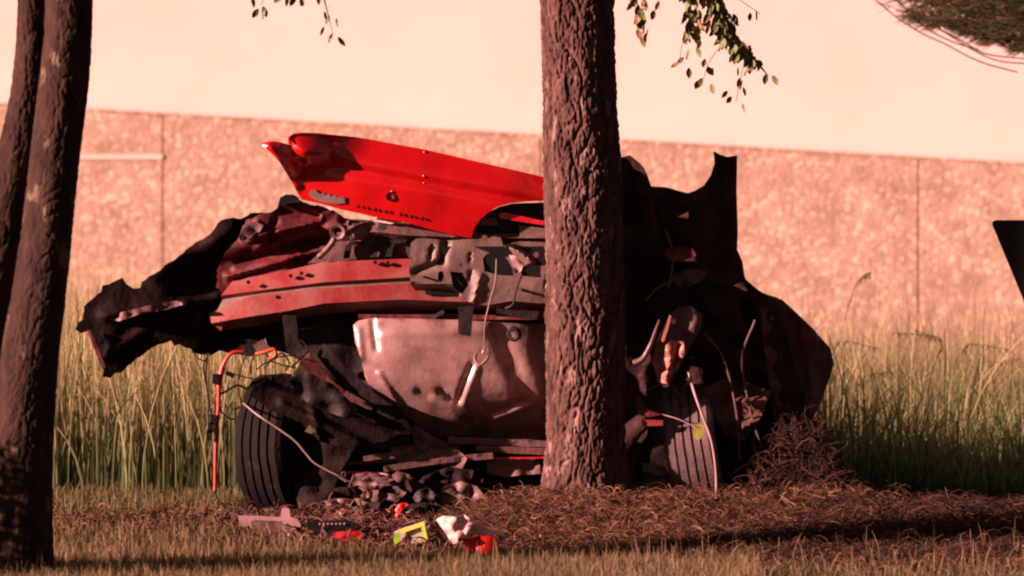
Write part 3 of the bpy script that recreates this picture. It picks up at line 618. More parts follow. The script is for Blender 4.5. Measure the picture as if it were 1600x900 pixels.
# lower cross members and crushed floor under the pan
bar('cross_member', (700, 688, -.03), (905, 697, -.03), .026, .05, M['rose'], car, bend=-.004, seg=10)
bar('cross_member', (744, 700, -.06), (905, 708, -.06), .024, .04, M['rust'], car, seg=8)
bar('cross_member', (760, 716, -.10), (905, 714, -.1), .006, .02, M['tail'], car, seg=8)
bar('crushed_strut', (568, 717, -.14), (668, 697, -.12), .020, .02, M['rose'], car, bend=.004)
bar('crushed_strut', (600, 733, -.15), (770, 712, -.12), .024, .03, M['rose'], car, bend=-.006)
bar('crushed_strut', (500, 728, -.1), (620, 718, -.1), .012, .02, M['rust'], car)
bar('crushed_strut', (535, 738, -.14), (600, 740, -.14), .008, .01, M['tail'], car)
bar('suspension_arm', (476, 560, -.05), (550, 632, -.02), .050, .05, M['maroon'], car, bend=.01)
bar('suspension_arm', (455, 590, -.05), (580, 640, -.02), .030, .04, M['rose'], car, bend=-.02)
bar('suspension_arm', (500, 545, -.02), (620, 650, 0), .06, .05, M['dark'], car, bend=.02)
sheet('torn_panel', [(588, 672), (600, 658), (632, 655), (645, 668), (640, 680), (600, 678)], M['plate'], car, Y=-.08, thick=.006, res=6, amp=.02, freq=.05, seed=3)
sheet('torn_panel', [(640, 668), (650, 664), (676, 682), (700, 692), (720, 700), (690, 706), (650, 700)], M['rose'], car, Y=-.07, thick=.006, res=6, amp=.03, freq=.05, seed=5)
sheet('torn_panel', [(612, 700), (640, 694), (700, 706), (706, 716), (650, 724), (608, 722)], M['plate'], car, Y=-.10, thick=.006, res=6, amp=.02, freq=.05, seed=6)
sheet('torn_panel', [(685, 710), (700, 702), (716, 703), (730, 716), (722, 732), (692, 728)], M['rose'], car, Y=-.14, thick=.006, res=6, amp=.02, freq=.05, seed=7)
sheet('torn_panel', [(760, 722), (800, 715), (842, 716), (845, 740), (790, 745), (762, 740)], M['rose'], car, Y=-.08, thick=.006, res=6, amp=.02, freq=.05, seed=8)
sheet('torn_panel', [(580, 680), (605, 682), (640, 684), (640, 696), (600, 702), (572, 698)], M['black'], car, Y=-.06, thick=.006, res=8, amp=.01)
sheet('floor_scrap', [(540, 760), (556, 740), (590, 738), (634, 744), (640, 765), (620, 785), (560, 790)], M['rose'], car, Y=-.16, thick=.01, res=7, amp=.04, freq=.05, seed=9)
sheet('floor_scrap', [(640, 770), (660, 745), (700, 730), (740, 735), (735, 760), (700, 780), (650, 790)], M['cloth'], car, Y=-.18, thick=.02, res=7, amp=.05, freq=.05, ridged=.01, seed=10)
sheet('floor_scrap', [(690, 762), (720, 752), (745, 760), (770, 790), (740, 812), (700, 810), (688, 790)], M['plate'], car, Y=-.22, thick=.02, res=7, amp=.04, freq=.05, seed=11)
sheet('under_mass', [(500, 700), (620, 700), (760, 720), (900, 720), (900, 800), (700, 815), (520, 820), (470, 780)], M['cloth'], car, Y=.05, thick=.3, res=14, amp=.06, freq=.03, seed=13)
tube('brake_line', [(553, 742, -.2), (540, 770, -.2), (518, 772, -.2), (512, 800, -.2)], .004, M['maroon'], car)

# ---- wheels
def wheel(cx, cz_px, Y, axis, rad, width, dusty, flat=0.0):
    c = at(cx, cz_px, Y)
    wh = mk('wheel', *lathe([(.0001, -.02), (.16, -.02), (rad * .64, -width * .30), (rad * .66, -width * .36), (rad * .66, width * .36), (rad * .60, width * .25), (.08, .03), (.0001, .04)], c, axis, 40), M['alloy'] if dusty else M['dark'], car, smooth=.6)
    prof = [(rad * .66, -width * .36), (rad * .72, -width * .47), (rad * .84, -width * .5), (rad * .94, -width * .46)]
    h = width * .42; gv = 4; seg = 2 * h / (gv + 1)
    x = -h
    for i in range(gv + 1):
        prof += [(rad - .002 * abs(i - 2), x), (rad - .002 * abs(i - 2), x + seg * .72)]
        if i < gv: prof += [(rad - .011, x + seg * .76), (rad - .011, x + seg * .96)]
        x += seg
    prof += [(rad * .94, width * .46), (rad * .84, width * .5), (rad * .72, width * .47), (rad * .66, width * .36)]
    V, fs = lathe(prof, c, axis, 84)
    zmin = gz(c.x, Y) - .01
    V = [Vector((v_.x, v_.y, max(v_.z, zmin) if v_.z < zmin else v_.z)) + Vector((.004 * N3(v_.x * 9, v_.z * 9, 1), 0, 0)) for v_ in V]
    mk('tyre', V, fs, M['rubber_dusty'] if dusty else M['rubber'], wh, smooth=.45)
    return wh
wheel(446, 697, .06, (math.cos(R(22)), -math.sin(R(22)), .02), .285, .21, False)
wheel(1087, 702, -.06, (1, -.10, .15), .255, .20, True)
sheet('arch_liner', [(392, 618), (402, 600), (430, 586), (470, 590), (530, 620), (600, 650), (640, 668), (600, 690), (540, 700), (500, 690), (470, 660), (420, 640)], M['coat'], car, Y=-.22, thick=.02, res=5, amp=.02, freq=.015, seed=15, jag=1, creases=[(400, 600, 520, 640, .03, 7), (420, 590, 620, 672, -.025, 7), (440, 630, 560, 690, .025, 6), (480, 600, 500, 690, .02, 6)])
sheet('liner_flap', [(450, 592), (478, 580), (520, 600), (560, 640), (545, 655), (500, 640), (470, 622)], M['dark'], car, Y=-.28, thick=.006, res=7, amp=.03, freq=.04, seed=16)
sheet('sound_pad', [(470, 668), (520, 660), (560, 690), (530, 740), (512, 800), (470, 815), (455, 740)], M['cloth'], car, Y=-.16, thick=.03, res=9, amp=.05, freq=.03, seed=17)
sheet('clip', [(476, 674), (483, 664), (493, 674), (486, 678)], M['bright'], car, Y=-.26, thick=.004, res=5, amp=.002)

# ---- wires and hoses at the left rear corner
W_ = M['wire']
tube('red_hose', [(380, 550, -.05), (362, 552, -.06), (350, 568, -.06), (343, 592, -.06), (341, 640, -.06), (337, 700, -.06), (336, 768, -.06)], .0075, M['redwire'], car)
tube('hose_tip', [(336, 766, -.06), (337, 776, -.06), (340, 786, -.06)], .008, M['black'], car)
tube('sleeve', [(348, 572, -.07), (344, 590, -.07), (342, 606, -.07)], .011, M['redwire'], car)
for (x, y) in ((337, 592), (329, 668), (327, 680), (333, 655)):
    V, fs = box_geo(at(x, y, -.08), (.022, .02, .04)); mk('connector', V, fs, M['black'], car)
wires = [[(324, 552), (322, 590), (326, 640), (325, 690)], [(327, 552), (318, 572), (322, 600), (330, 650), (330, 685)], [(385, 553), (375, 580), (372, 605), (378, 630), (392, 645)], [(354, 582), (372, 586), (395, 592), (412, 588), (415, 575)],
         [(340, 618), (356, 610), (372, 602), (392, 612)], [(345, 600), (342, 630), (348, 645), (362, 655), (372, 650)], [(398, 553), (392, 570), (390, 585)], [(412, 575), (430, 560), (455, 556), (480, 562)], [(400, 578), (420, 565), (440, 570), (462, 575)],
         [(455, 575), (470, 560), (480, 545), (470, 530)], [(300, 548), (310, 560), (322, 565)], [(365, 640), (378, 636), (392, 640), (398, 660), (382, 668)], [(415, 552), (425, 562), (440, 552), (452, 566), (446, 580)]]
for k, wq in enumerate(wires):
    tube('wire', [(x, y, -.05 - .01 * (k % 4)) for x, y in wq], random.uniform(.0026, .0045), W_, car, ns=6)
tube('connector_lead', [(353, 582, -.08), (366, 588, -.08)], .009, M['black'], car)
tube('orange_clip', [(400, 553, -.09), (414, 550, -.1), (428, 546, -.1), (430, 556, -.1), (420, 562, -.1)], .008, M['orange'], car)
tube('pale_cable', [(380, 630, -.12), (402, 648, -.26), (432, 668, -.28), (460, 688, -.29), (475, 705, -.29), (490, 722, -.29), (510, 734, -.29), (530, 744, -.29), (546, 752, -.28)], .0036, M['grey_wire'], car)
tube('cable_tip', [(528, 743, -.30), (536, 748, -.30), (542, 752, -.3)], .007, M['bright'], car)
V, fs = lathe([(.008, -.003), (.011, 0), (.008, .003), (.006, 0), (.008, -.003)], at(537, 741, -.3), (.2, 1, .1), 16); mk('cable_ring', V, fs, M['rust'], car, smooth=1)

# ---- right hand crushed side
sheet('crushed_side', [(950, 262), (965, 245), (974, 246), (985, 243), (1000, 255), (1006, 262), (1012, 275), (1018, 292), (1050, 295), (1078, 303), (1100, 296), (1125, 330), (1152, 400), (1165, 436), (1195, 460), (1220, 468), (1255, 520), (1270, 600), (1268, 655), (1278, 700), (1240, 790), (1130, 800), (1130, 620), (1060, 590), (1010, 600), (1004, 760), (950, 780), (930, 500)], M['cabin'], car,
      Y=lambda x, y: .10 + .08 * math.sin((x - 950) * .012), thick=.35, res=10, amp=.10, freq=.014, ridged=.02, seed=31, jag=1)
sheet('door_pillar', [(1078, 303), (1100, 290), (1111, 274), (1117, 254), (1115, 236), (1124, 241), (1136, 245), (1152, 243), (1151, 300), (1153, 360), (1152, 390), (1160, 408), (1164, 436), (1140, 450), (1100, 440), (1085, 400), (1075, 350)], M['cabin'], car,
      Y=lambda x, y: -.10 + .0002 * (x - 1075), thick=.04, res=6, amp=.03, freq=.03, ridged=.01, seed=33, creases=[(1135, 250, 1130, 400, -.03, 10), (1112, 290, 1100, 430, .03, 10)])
sheet('rolled_fold', [(960, 300), (985, 262), (1005, 270), (1018, 300), (1030, 360), (1010, 420), (975, 440), (955, 400)], M['cabin'], car, Y=-.14, thick=.04, res=8, amp=.05, freq=.03, seed=34)
sheet('side_panel', [(1200, 464), (1222, 468), (1246, 490), (1270, 513), (1298, 545), (1303, 568), (1296, 592), (1285, 622), (1268, 660), (1262, 705), (1240, 640), (1225, 560), (1205, 500)], M['matte_maroon'], car,
      Y=lambda x, y: -.05 + .0022 * max(0, x - 1255) + .0006 * (1255 - x), thick=.015, res=5, amp=.02, freq=.02, seed=35, creases=[(1272, 520, 1262, 640, .03, 7), (1240, 500, 1258, 600, -.02, 8), (1285, 560, 1270, 620, .02, 5)])
sheet('seat_cloth', [(1050, 470), (1095, 435), (1150, 448), (1200, 470), (1228, 520), (1250, 600), (1252, 700), (1235, 780), (1180, 800), (1132, 798), (1128, 640), (1098, 580), (1075, 530)], M['cabin_cloth'], car,
      Y=-.10, thick=.05, res=8, amp=.06, freq=.025, ridged=.02, seed=36, creases=[(1120, 470, 1160, 780, .04, 12), (1170, 480, 1210, 760, -.04, 14), (1090, 450, 1180, 560, .03, 10), (1210, 500, 1235, 700, .04, 9)])
sheet('lamp_socket', [(1046, 492), (1060, 480), (1078, 478), (1098, 492), (1096, 512), (1078, 545), (1062, 575), (1042, 606), (1028, 600), (1026, 585), (1020, 568), (1026, 535)], M['rose'], car, Y=lambda x, y: -.33 + .0012 * (x - 1020), thick=.03, res=6, amp=.03, freq=.05, seed=37)
sheet('socket_lining', [(1040, 540), (1050, 532), (1068, 534), (1070, 552), (1058, 572), (1042, 600), (1032, 598), (1034, 584), (1042, 578), (1038, 562)], M['socket'], car, Y=-.36, thick=.01, res=4, amp=.03, freq=.06, seed=38, creases=[(1040, 590, 1048, 560, .03, 4), (1060, 540, 1052, 575, -.03, 4)])
sheet('lamp_spike', [(1046, 492), (1049, 494), (1044, 515), (1037, 535), (1033, 532), (1040, 510)], M['socket'], car, Y=-.36, thick=.006, res=5, amp=.004)
tube('bent_trim', [(991, 568, -.35), (1005, 560, -.36), (1016, 540, -.36), (1024, 518, -.35), (1030, 500, -.34)], lambda s: .012 * (1 - s) + .003, M['alloy'], car)
sheet('tail_fragment', [(1040, 390), (1060, 386), (1082, 388), (1088, 400), (1066, 408), (1048, 408), (1038, 398)], M['maroon'], car, Y=-.26, thick=.02, res=5, amp=.01, freq=.08)
tube('torn_rod', [(1076, 580, -.30), (1084, 610, -.36), (1098, 650, -.38), (1112, 690, -.38), (1119, 740, -.37), (1119, 792, -.36)], .0055, M['mauve'], car)
sheet('arch_scrap', [(1100, 605), (1130, 592), (1175, 600), (1205, 612), (1190, 650), (1165, 690), (1135, 680), (1112, 650)], M['rust'], car, Y=-.20, thick=.02, res=7, amp=.05, freq=.04, ridged=.02, seed=39)
sheet('yellow_tag', [(1084, 668), (1092, 661), (1102, 665), (1100, 678), (1092, 689), (1084, 684)], M['olive'], car, Y=-.38, thick=.004, res=5, amp=.003)
tube('tag_string', [(998, 634, -.2), (1030, 646, -.3), (1060, 655, -.36), (1086, 667, -.385)], .0016, M['mauve'], car, ns=5)
sheet('trim_fragment', [(1002, 655), (1036, 657), (1036, 665), (1004, 666)], M['dusty_red'], car, Y=-.33, thick=.006, res=6, amp=.004)
sheet('trim_fragment', [(995, 690), (1002, 680), (1012, 670), (1010, 682), (1002, 692)], M['pink_sheet'], car, Y=-.33, thick=.004, res=6, amp=.004)
sheet('trim_fragment', [(994, 618), (1000, 622), (1010, 640), (1034, 648), (1010, 652), (996, 648)], M['maroon'], car, Y=-.33, thick=.006, res=6, amp=.01)
sheet('sill_block', [(1003, 724), (1040, 730), (1046, 745), (1056, 780), (1046, 792), (1008, 786)], M['plate'], car, Y=-.20, thick=.12, res=7, amp=.012, freq=.05, creases=[(1005, 748, 1046, 752, -.03, 4), (1005, 737, 1044, 742, .02, 4)])
tube('hose_loop', [(1180, 668, -.12), (1175, 690, -.16), (1188, 712, -.17), (1206, 700, -.17), (1218, 680, -.14)], .010, M['rust'], car)
sheet('seat_back', [(1020, 420), (1060, 410), (1100, 425), (1110, 470), (1080, 500), (1040, 500), (1018, 470)], M['cabin_cloth'], car, Y=-.10, thick=.08, res=7, amp=.03, freq=.03, seed=61)
sheet('torn_trim', [(1130, 470), (1150, 462), (1168, 520), (1176, 600), (1160, 640), (1148, 560)], M['cabin'], car, Y=-.10, thick=.01, res=6, amp=.03, freq=.04, ridged=.01, seed=62, jag=1.5)
sheet('torn_trim', [(1188, 480), (1206, 484), (1222, 560), (1236, 660), (1222, 720), (1204, 620)], M['matte_maroon'], car, Y=-.12, thick=.01, res=6, amp=.03, freq=.04, ridged=.01, seed=63, jag=1.5)
sheet('torn_trim', [(1012, 318), (1026, 312), (1040, 330), (1036, 352), (1020, 346)], M['cabin'], car, Y=-.08, thick=.01, res=5, amp=.02, freq=.06, seed=64)
sheet('torn_trim', [(1046, 432), (1075, 420), (1108, 424), (1096, 440), (1064, 452)], M['rose'], car, Y=-.14, thick=.008, res=5, amp=.02, freq=.06, seed=65)
sheet('torn_trim', [(1132, 262), (1146, 256), (1150, 300), (1140, 330), (1131, 310)], M['cabin'], car, Y=-.03, thick=.008, res=5, amp=.02, freq=.06, seed=66)
for (pts) in ([(1008, 470), (1030, 448), (1058, 436), (1090, 420)], [(1100, 520), (1130, 560), (1150, 640), (1156, 720)], [(1040, 360), (1052, 400), (1044, 450)], [(1180, 500), (1160, 560), (1172, 640), (1190, 700)], [(1010, 610), (1040, 600), (1066, 620)]):
    tube('wire', [(x, y, -.22) for x, y in pts], .0045, M['rose'], car, ns=6)
sheet('underbody', [(985, 600), (1060, 590), (1128, 600), (1130, 770), (1060, 790), (990, 780)], M['dark'], car, Y=.16, thick=.3, res=14, amp=.03)

# ================================================================== LOOSE DEBRIS
def scrap(name, out, m, Y, label, cat, thick=.02, **k):
    g = k.pop('group', None); o = sheet(name, out, m, None, Y=Y, thick=thick, base=True, **k); return tag(o, label, cat, g)
GY = onground(645, 850); RY = onground(750, 878)
bk = sheet('broken_bracket', [(372, 806), (392, 806), (438, 808), (440, 796), (444, 793), (452, 795), (454, 808), (464, 810), (470, 820), (468, 834), (462, 834), (460, 824), (436, 822), (434, 814), (396, 813), (392, 826), (374, 822)], M['mauve'], None, Y=onground(420, 834), thick=.03, res=6, amp=.004, base=True)
tag(bk, 'pale mauve broken plastic bracket lying in dry grass below the left tyre', 'bracket')
scrap('dark_casing', [(392, 816), (432, 816), (460, 826), (458, 842), (394, 838)], M['rose'], onground(420, 840) - .01, 'dusty dark casing tucked under the pale mauve bracket', 'casing', .05, res=8, amp=.01, freq=.05)
ts = sheet('black_trim', [(480, 816), (540, 813), (556, 818), (556, 842), (480, 842)], M['black'], None, Y=onground(520, 842), thick=.04, res=8, amp=.004, base=True)
tag(ts, 'long black trim strip with a row of tiny pale marks, between bracket and red lens', 'trim strip')
for k in range(7): sheet('pale_mark', [(498 + k * 6.4, 817), (500.6 + k * 6.4, 817), (500.6 + k * 6.4, 820), (498 + k * 6.4, 820)], M['mauve'], ts, Y=onground(520, 842) - .008, thick=.004, res=9, amp=0)
scrap('red_lens_piece', [(520, 832), (560, 829), (567, 838), (556, 846), (522, 846)], M['tail'], onground(540, 846) - .03, 'flat broken red lens lying in the grass edge under the black debris', 'lens', .03, res=6, amp=.01, freq=.06)
scrap('red_rag', [(604, 808), (610, 799), (617, 797), (622, 788), (632, 785), (638, 788), (630, 794), (622, 806), (620, 814), (606, 812)], M['bright_red'], -.52, 'small bright red curled scrap on the dark debris pile', 'scrap', .012, res=4, amp=.02, freq=.09)
scrap('dark_bag', [(622, 814), (634, 792), (660, 788), (700, 792), (712, 806), (690, 826), (640, 836), (622, 830)], M['cloth'], -.48, 'black crumpled bag between the red scrap and the pale sheet', 'bag', .14, res=7, amp=.05, freq=.04)
gb = sheet('lime_carton', [(616, 832), (624, 828), (664, 815), (668, 846), (650, 850), (622, 850)], M['white_card'], None, Y=GY - .05, thick=.05, res=6, amp=.004, base=True)
tag(gb, 'small crushed carton with lime green and yellow print lying open in the grass', 'carton')
sheet('top_band', [(624, 828), (662, 815), (664, 821), (640, 829), (628, 834)], M['yellow'], gb, Y=GY - .062, thick=.006, res=6, amp=.001)
sheet('side_band', [(655, 820), (663, 816), (669, 845), (663, 846), (660, 832)], M['green'], gb, Y=GY - .060, thick=.006, res=6, amp=.001)
sheet('corner_fold', [(615, 840), (620, 832), (626, 834), (622, 850), (616, 850)], M['green'], gb, Y=GY - .066, thick=.004, res=6, amp=.001)
sheet('side_edge', [(659, 824), (663, 820), (667, 842), (664, 844)], M['yellow'], gb, Y=GY - .070, thick=.004, res=6, amp=0)
scrap('pale_sheet', [(681, 812), (692, 806), (712, 808), (724, 803), (732, 808), (742, 818), (758, 824), (775, 834), (760, 838), (744, 836), (732, 842), (722, 838), (714, 848), (708, 850), (702, 842), (690, 824)], M['pink_sheet'], lambda x, y: RY - .03 + .0025 * abs(x - 715) * .5, 'crumpled pale pink sheet tented over the red container', 'sheet', .004, res=5, amp=.03, freq=.07, ridged=.008, creases=[(690, 812, 742, 822, .02, 4), (724, 806, 706, 846, -.015, 5)])
rc = sheet('red_container', [(722, 840), (732, 842), (748, 837), (772, 838), (778, 850), (775, 872), (760, 880), (736, 872), (728, 862)], M['bright_red'], None, Y=RY, thick=.12, res=6, amp=.015, freq=.05, base=True, creases=[(738, 845, 744, 868, -.015, 4)])
tag(rc, 'bright red dented container poking from under the pale sheet', 'container')
scrap('red_sliver', [(700, 858), (724, 856), (730, 868), (712, 874), (700, 868)], M['tail'], RY - .06, 'thin red sliver in the grass left of the red container', 'fragment', .01, res=5, amp=.01)
scrap('white_chip', [(262, 856), (270, 845), (273, 848), (268, 858)], M['pink_sheet'], onground(267, 858), 'tiny white chip standing alone in the grass left of the bracket', 'chip', .006, res=5, amp=.001)
scrap('white_chip', [(112, 816), (122, 814), (124, 821), (114, 824)], M['pink_sheet'], onground(118, 824), 'white chip lying near the forked trunk in leaf litter', 'chip', .01, res=5, amp=.001)
scrap('white_chip', [(88, 852), (96, 848), (98, 856), (90, 860)], M['pink_sheet'], onground(92, 860), 'white chip nearest the base of the forked tree', 'chip', .008, res=5, amp=.001)
scrap('pale_stake', [(292, 672), (298, 671), (298, 705), (296, 715), (299, 748), (294, 748), (292, 712)], M['ledge'], 1.2, 'thin white strip standing upright in tall grass left of the red hose', 'stake', .01, res=6, amp=.002)
# heap of small torn car bits
SCRAP = ['rose-dusted torn piece at the end of the pale grey cable', 'black torn cloth scrap in the middle of the heap under the wreck', 'dark metal scrap just under the crushed struts, left of centre',
         'dusty grey metal scrap on the left side of the heap', 'rusty brown scrap just left of the bright red curled scrap', 'rose-dusted scrap low in the heap above the red lens',
         'black cloth scrap high in the heap below the long struts', 'dark scrap directly above the black crumpled bag', 'dusty grey scrap at the lower left beside the wheel', 'rusty scrap topmost in the heap against the struts',
         'rose-dusted scrap at the top left of the heap', 'black cloth scrap resting against the black bag', 'dark scrap nearest the left tyre, lowest in the heap', 'dusty grey scrap nearest the straw at the right end of the heap',
         'rusty scrap at the centre of the heap', 'rose-dusted scrap resting behind the red lens on the ground', 'black cloth scrap hard against the left wheel', 'dark scrap between the rusty centre scrap and the bright red scrap']
for k, (x, y) in enumerate(((560, 770), (585, 790), (610, 765), (545, 800), (600, 812), (570, 820), (640, 760), (665, 775), (530, 790), (625, 745), (590, 750), (655, 800), (510, 812), (700, 775), (580, 775), (548, 822), (536, 770), (605, 790))):
    n = random.randint(6, 9); r_ = random.uniform(13, 24); out = []
    for i in range(n):
        a = 2 * math.pi * i / n; q = r_ * random.uniform(.55, 1.1); out.append((x + q * 1.3 * math.cos(a), y + q * .6 * math.sin(a)))
    mm = [M['rose'], M['cloth'], M['dark'], M['plate'], M['rust']][k % 5]
    o = sheet('torn_scrap', out, mm, None, Y=-.24 - (y - 740) * .0022 - max(0, y - 800) * .012, thick=random.uniform(.02, .06), res=6, amp=.05, freq=.06, seed=50 + k, base=True)
    tag(o, SCRAP[k], 'debris', 'torn bits heaped under the wreck')
# splinters, glass crumbs and torn bits scattered over the ground
V, C_, Fq = [], [], []
for i in range(900):
    x = random.gauss(-.35, .42); y = random.gauss(-.75, .28); z = gz(x, y) + random.uniform(.0, .035); q = random.uniform(.004, .016)
    p = Vector((x, y, z)); u_ = Vector((random.uniform(-1, 1), random.uniform(-1, 1), random.uniform(-.6, .6))).normalized(); v_ = u_.cross(Vector((random.uniform(-1, 1), random.uniform(-1, 1), .4))).normalized()
    b0 = len(V); V += [p, p + u_ * q, p + u_ * q * .9 + v_ * q * random.uniform(.3, .9), p + v_ * q * random.uniform(.3, .8)]
    c = random.choice([(.02, .015, .015), (.05, .03, .03), (.10, .055, .05), (.32, .02, .02), (.55, .42, .38), (.03, .02, .02), (.16, .10, .09)]); C_ += [(*c, 1)] * 4; Fq.append((b0, b0 + 1, b0 + 2, b0 + 3))
tag(mk('crash_splinters', V, np.array(Fq), M['straw'], cols=C_), 'splinters and crumbs of broken trim and glass strewn in front of the wreck', 'splinters', kind='stuff')
# ---- torn brush and roots to the right
rb = empty('brush_mound', at(1240, 815, .0), 'dark tangled mound of torn roots and brush at the right end of the wreck', 'brush')
sheet('root_core', [(1128, 806), (1140, 760), (1165, 715), (1205, 670), (1240, 640), (1268, 655), (1290, 695), (1312, 735), (1338, 785), (1352, 825), (1240, 840)], M['cloth'], rb, Y=.0, thick=.45, res=10, amp=.10, freq=.03, ridged=.02, seed=41, jag=2)

# ---- sign seen from behind on the right edge
sg = empty('dark_sign', (at(1660, 345, -1.0).x, -1.0, 0), 'black tapering flat-topped board cut off by the right edge of the photo', 'sign')
A, B, C3 = at(1548, 344, -1.0), at(1792, 344, -1.0), at(1670, 637, -1.0)
def corner(P, Q, S, r_=.018):
    u = (Q - P).normalized(); v_ = (S - P).normalized(); return [P + v_ * r_, P + (u + v_) * r_ * .35, P + u * r_]
tri = corner(A, B, C3) + corner(B, C3, A) + corner(C3, A, B)
V = tri + [p + Vector((0, .03, 0)) for p in tri]; n = len(tri)
mk('board', V, [tuple(range(n)), tuple(range(2 * n - 1, n - 1, -1))] + [(i, i + n, (i + 1) % n + n, (i + 1) % n) for i in range(n)], M['sign'], sg)
V, fs = box_geo((at(1670, 345, -1).x, -.93, 1.0), (.06, .06, 2.1)); mk('post', V, fs, M['sign'], sg)

# ================================================================== GRASS AND STRAW
def blades(name, N, xr, yr, h, wd, c_low, c_mid, c_tip, segs=4, lean=.35, m='blade', mask=None, hscale=None, dirx=0.0, skip=None):
    x = rng.uniform(*xr, N); y = rng.uniform(*yr, N)
    if mask is not None:
        k = mask(x, y); x, y = x[k], y[k]; N = len(x)
    H = rng.uniform(h[0], h[1], N) * rng.uniform(.6, 1.0, N)
    if hscale is not None: H = H * hscale(x, y)
    a = rng.uniform(0, 2 * np.pi, N); ln = np.abs(rng.normal(0, lean, N)); lx, ly = np.cos(a) * ln + dirx, np.sin(a) * ln * .7
    f = rng.normal(0, .55, N); fx, fy = np.cos(f), np.sin(f); W = rng.uniform(wd[0], wd[1], N)
    V = np.zeros((N, segs + 1, 2, 3)); C = np.ones((N, segs + 1, 2, 4)); br_ = rng.uniform(.6, 1.3, N)[:, None]; dry = rng.uniform(0, 1, N)[:, None]
    z0 = np.array([gz(p, q) for p, q in zip(x, y)]) - .01
    for i in range(segs + 1):
        s = i / segs; off = s ** 2
        cx_ = x + lx * H * off; cy_ = y + ly * H * off; cz_ = z0 + H * (s - .35 * ln * s ** 3)
        ww = W * (1 - s) ** .7 + .0003
        for q, sg_ in ((0, -1), (1, 1)):
            V[:, i, q, 0] = cx_ + sg_ * fx * ww; V[:, i, q, 1] = cy_ + sg_ * fy * ww; V[:, i, q, 2] = cz_
        t_ = np.clip(s * 1.15 + (dry - .5) * .7, 0, 1); cc = np.where(t_ < .5, np.array(c_low) * (1 - 2 * t_) + np.array(c_mid) * 2 * t_, np.array(c_mid) * (2 - 2 * t_) + np.array(c_tip) * (2 * t_ - 1))
        C[:, i, :, :3] = (cc * br_)[:, None, :]
    base = (np.arange(N) * (segs + 1) * 2)[:, None]; fs = []
    for i in range(segs): fs.append(base + np.array([i * 2, i * 2 + 1, i * 2 + 3, i * 2 + 2])[None, :])
    F_ = np.concatenate(fs, 0)
    o = mk(name, V.reshape(-1, 3), F_, M[m], None, cols=C.reshape(-1, 4)); return o
o = blades('tall_grass', 30000, (-3.2, .6), (.9, 7.5), (.62, .98), (.0022, .005), (.09, .13, .055), (.19, .21, .09), (.50, .42, .22), 5, .24)
tag(o, 'tall grass, green below and dry tan above, behind the left half of the wreck', 'grass', kind='stuff')
o = blades('green_grass', 17000, (.6, 3.4), (.7, 7.5), (.30, .74), (.003, .006), (.07, .11, .04), (.13, .18, .06), (.30, .29, .14), 6, .65, hscale=lambda x, y: .8 + .35 * np.sin(x * 5.1 + 1) * np.sin(y * 1.7))
tag(o, 'lush dark green grass with arching blades at the right of the wreck', 'grass', kind='stuff')
o = blades('wispy_grass', 3500, (.7, 3.4), (2.0, 7.5), (.60, .98), (.0016, .0035), (.14, .14, .06), (.28, .26, .12), (.52, .42, .24), 7, .8)
tag(o, 'thin pale arching grass wisps above the green grass at the right', 'grass', kind='stuff')
o = blades('dry_grass', 48000, (-2.3, 2.3), (-3.0, -.8), (.05, .11), (.0014, .003), (.05, .038, .02), (.14, .10, .05), (.30, .22, .12), 3, .5, hscale=lambda x, y: np.where(x > .9, .6, 1.0), mask=lambda x, y: (y < -.78 - .40 * np.clip((x + 1.0) * 2, 0, 1)) & ((x < .9) | (rng.uniform(0, 1, len(x)) < .45)))
tag(o, 'short dry tan grass across the foreground', 'grass', kind='stuff')
o = blades('verge_grass', 9000, (-2.9, -1.05), (-1.2, 1.0), (.04, .12), (.002, .004), (.05, .05, .02), (.12, .11, .04), (.22, .17, .08), 3, .6)
tag(o, 'sparse weedy grass between forked tree and left tyre', 'grass', kind='stuff')
o = blades('grass_stalk', 800, (-2.2, 2.2), (-2.6, -1.2), (.09, .18), (.0012, .002), (.10, .07, .04), (.22, .15, .08), (.38, .27, .15), 4, .3)
tag(o, 'scattered pale seed stalks standing above the short dry grass', 'grass', kind='stuff')
# arching seed heads over the green grass
V, C_, Fq = [], [], []
for (x0, y0, x1, y1, x2, y2) in ((1300, 640, 1310, 535, 1375, 545), (1440, 640, 1470, 530, 1395, 520), (1540, 640, 1510, 540, 1570, 545), (1360, 640, 1400, 580, 1430, 600), (1480, 640, 1475, 540, 1430, 515), (1320, 470, 1350, 430, 1360, 425), (1590, 650, 1560, 570, 1600, 560), (1330, 660, 1350, 590, 1390, 580)):
    Yg = random.uniform(2, 4); pts = catmull([at(x0, y0 + 30, Yg), at((x0 + x1) / 2, (y0 + y1) / 2, Yg), at(x1, y1, Yg), at(x2, y2, Yg)], 8)
    for a, b_ in zip(pts, pts[1:]): strand(a, b_, .004, 0, (.12, .12, .05, 1), 1, V, Fq, C_)
    for j in range(60):
        p = pts[random.randint(len(pts) // 2, len(pts) - 1)]; strand(p, p + Vector((random.uniform(-.02, .02), random.uniform(-.02, .02), -random.uniform(.01, .035))), .002, 0, (.16, .13, .06, 1), 1, V, Fq, C_)
tag(mk('seed_stalk', V, np.array(Fq), M['straw'], cols=C_), 'arching seed stalks rising above the green grass against the wall', 'grass', kind='stuff')
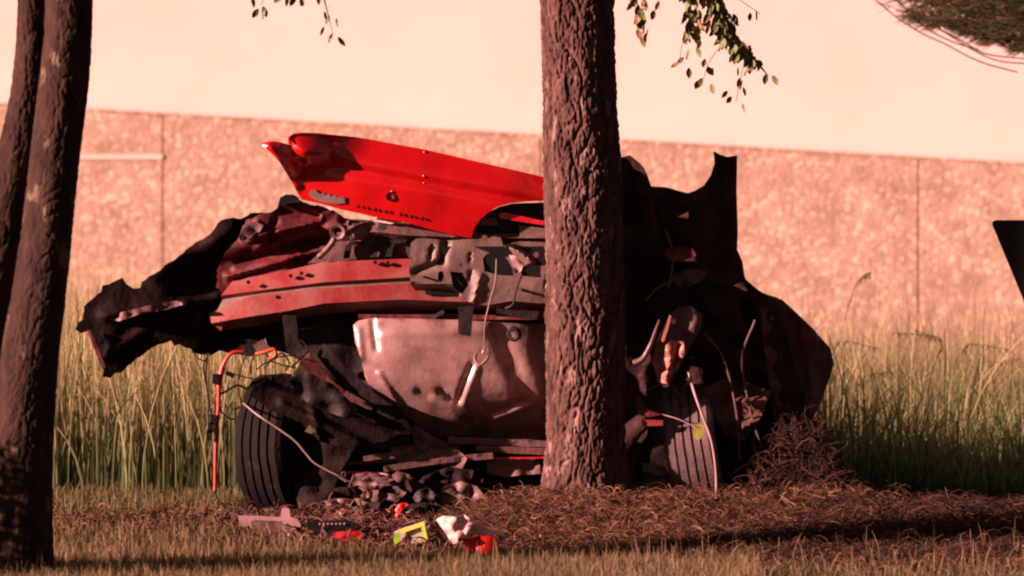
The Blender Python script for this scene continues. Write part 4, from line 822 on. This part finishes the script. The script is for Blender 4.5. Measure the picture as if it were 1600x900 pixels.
# pine straw round the trunk and along the right foreground
def straw(name, N, spots, cols_, length=(.05, .14), lift=.05, wd=.0016):
    V, C_, Fq = [], [], []
    for i in range(N):
        sx_, sy_, rx, ry, hh = random.choices(spots, weights=[s[5] for s in spots])[0][:5]
        x = sx_ + random.gauss(0, rx); y = sy_ + random.gauss(0, ry); e_ = math.exp(-((x - sx_) / rx) ** 2 / 3)
        z = gz(x, y) + random.uniform(0, lift + hh) * e_
        a = random.uniform(0, 2 * math.pi); l_ = random.uniform(*length); A = Vector((x, y, z)); B = A + Vector((math.cos(a) * l_, math.sin(a) * l_ * .6, random.uniform(-.02, .03 + hh * .2)))
        g = random.uniform(.45, 1.25); c = random.choice(cols_); strand(A, B, wd * random.uniform(.7, 1.6), random.uniform(-.03, .015), (c[0] * g, c[1] * g, c[2] * g, 1), 3, V, Fq, C_)
    return mk(name, V, np.array(Fq), M['straw'], cols=C_)
rc_ = [(.15, .065, .04), (.10, .045, .03), (.24, .13, .08), (.05, .025, .018)]
tag(straw('pine_straw', 17000, [(.27, -.50, .22, .14, .03, 3), (.02, -.50, .14, .12, .03, 1.2), (.65, -.50, .2, .2, .03, 1.5), (1.1, -.45, .3, .15, .03, 1), (.5, -.85, .35, .18, .01, 1.6), (1.0, -1.0, .6, .25, .01, 1.2)], rc_, (.03, .10), wd=.0013), 'reddish pine straw heaped round the foot of the furrowed tree', 'pine straw', kind='stuff')
tag(straw('shaded_straw', 14000, [(1.35, -.8, .45, .35, .03, 3), (1.0, -1.2, .5, .25, .02, 3), (1.9, -.8, .4, .5, .02, 2)], [(.045, .021, .016), (.028, .014, .011), (.08, .04, .028)], (.03, .11), .04, .0013), 'matted straw and dead stems in the right foreground, shade put into their colour', 'dead straw', kind='stuff')  # straw colours lowered to stand in for shade on this ground
tag(straw('leaf_litter', 4500, [(-1.5, -.6, .5, .2, .01, 2), (-1.0, -.6, .5, .2, .01, 2), (-.4, -.8, .4, .2, .01, 1.5), (1.4, -1.3, .7, .4, .01, 2)], [(.12, .05, .045), (.08, .035, .03), (.16, .09, .05)], (.03, .08), .02, .003), 'dark reddish leaf litter at the edge of the dry grass', 'leaf litter', kind='stuff')
# roots and twigs of the brush mound
V, C_, Fq = [], [], []
for i in range(5200):
    y = random.triangular(645, 840, 760); xl = 1235 - (y - 645) * .62; xr_ = 1268 + (y - 655) * .48
    x = random.uniform(xl, xr_); Yb = random.uniform(-.26, .02) - (y - 650) * .0006; A = at(x, y, Yb); an = random.uniform(0, 6.28); l_ = random.uniform(.03, .11)
    B = A + Vector((math.cos(an) * l_, random.uniform(-.04, .04), math.sin(an) * l_ * .7)); g = random.uniform(.4, 1.2)
    c = random.choice([(.05, .022, .018), (.03, .015, .013), (.09, .045, .03)]); strand(A, B, random.uniform(.0015, .0035), random.uniform(-.03, .03), (c[0] * g, c[1] * g, c[2] * g, 1), 3, V, Fq, C_)
tag(mk('root_tangle', V, np.array(Fq), M['straw'], rb, cols=C_), kind='stuff')
print('built', len(bpy.data.objects))
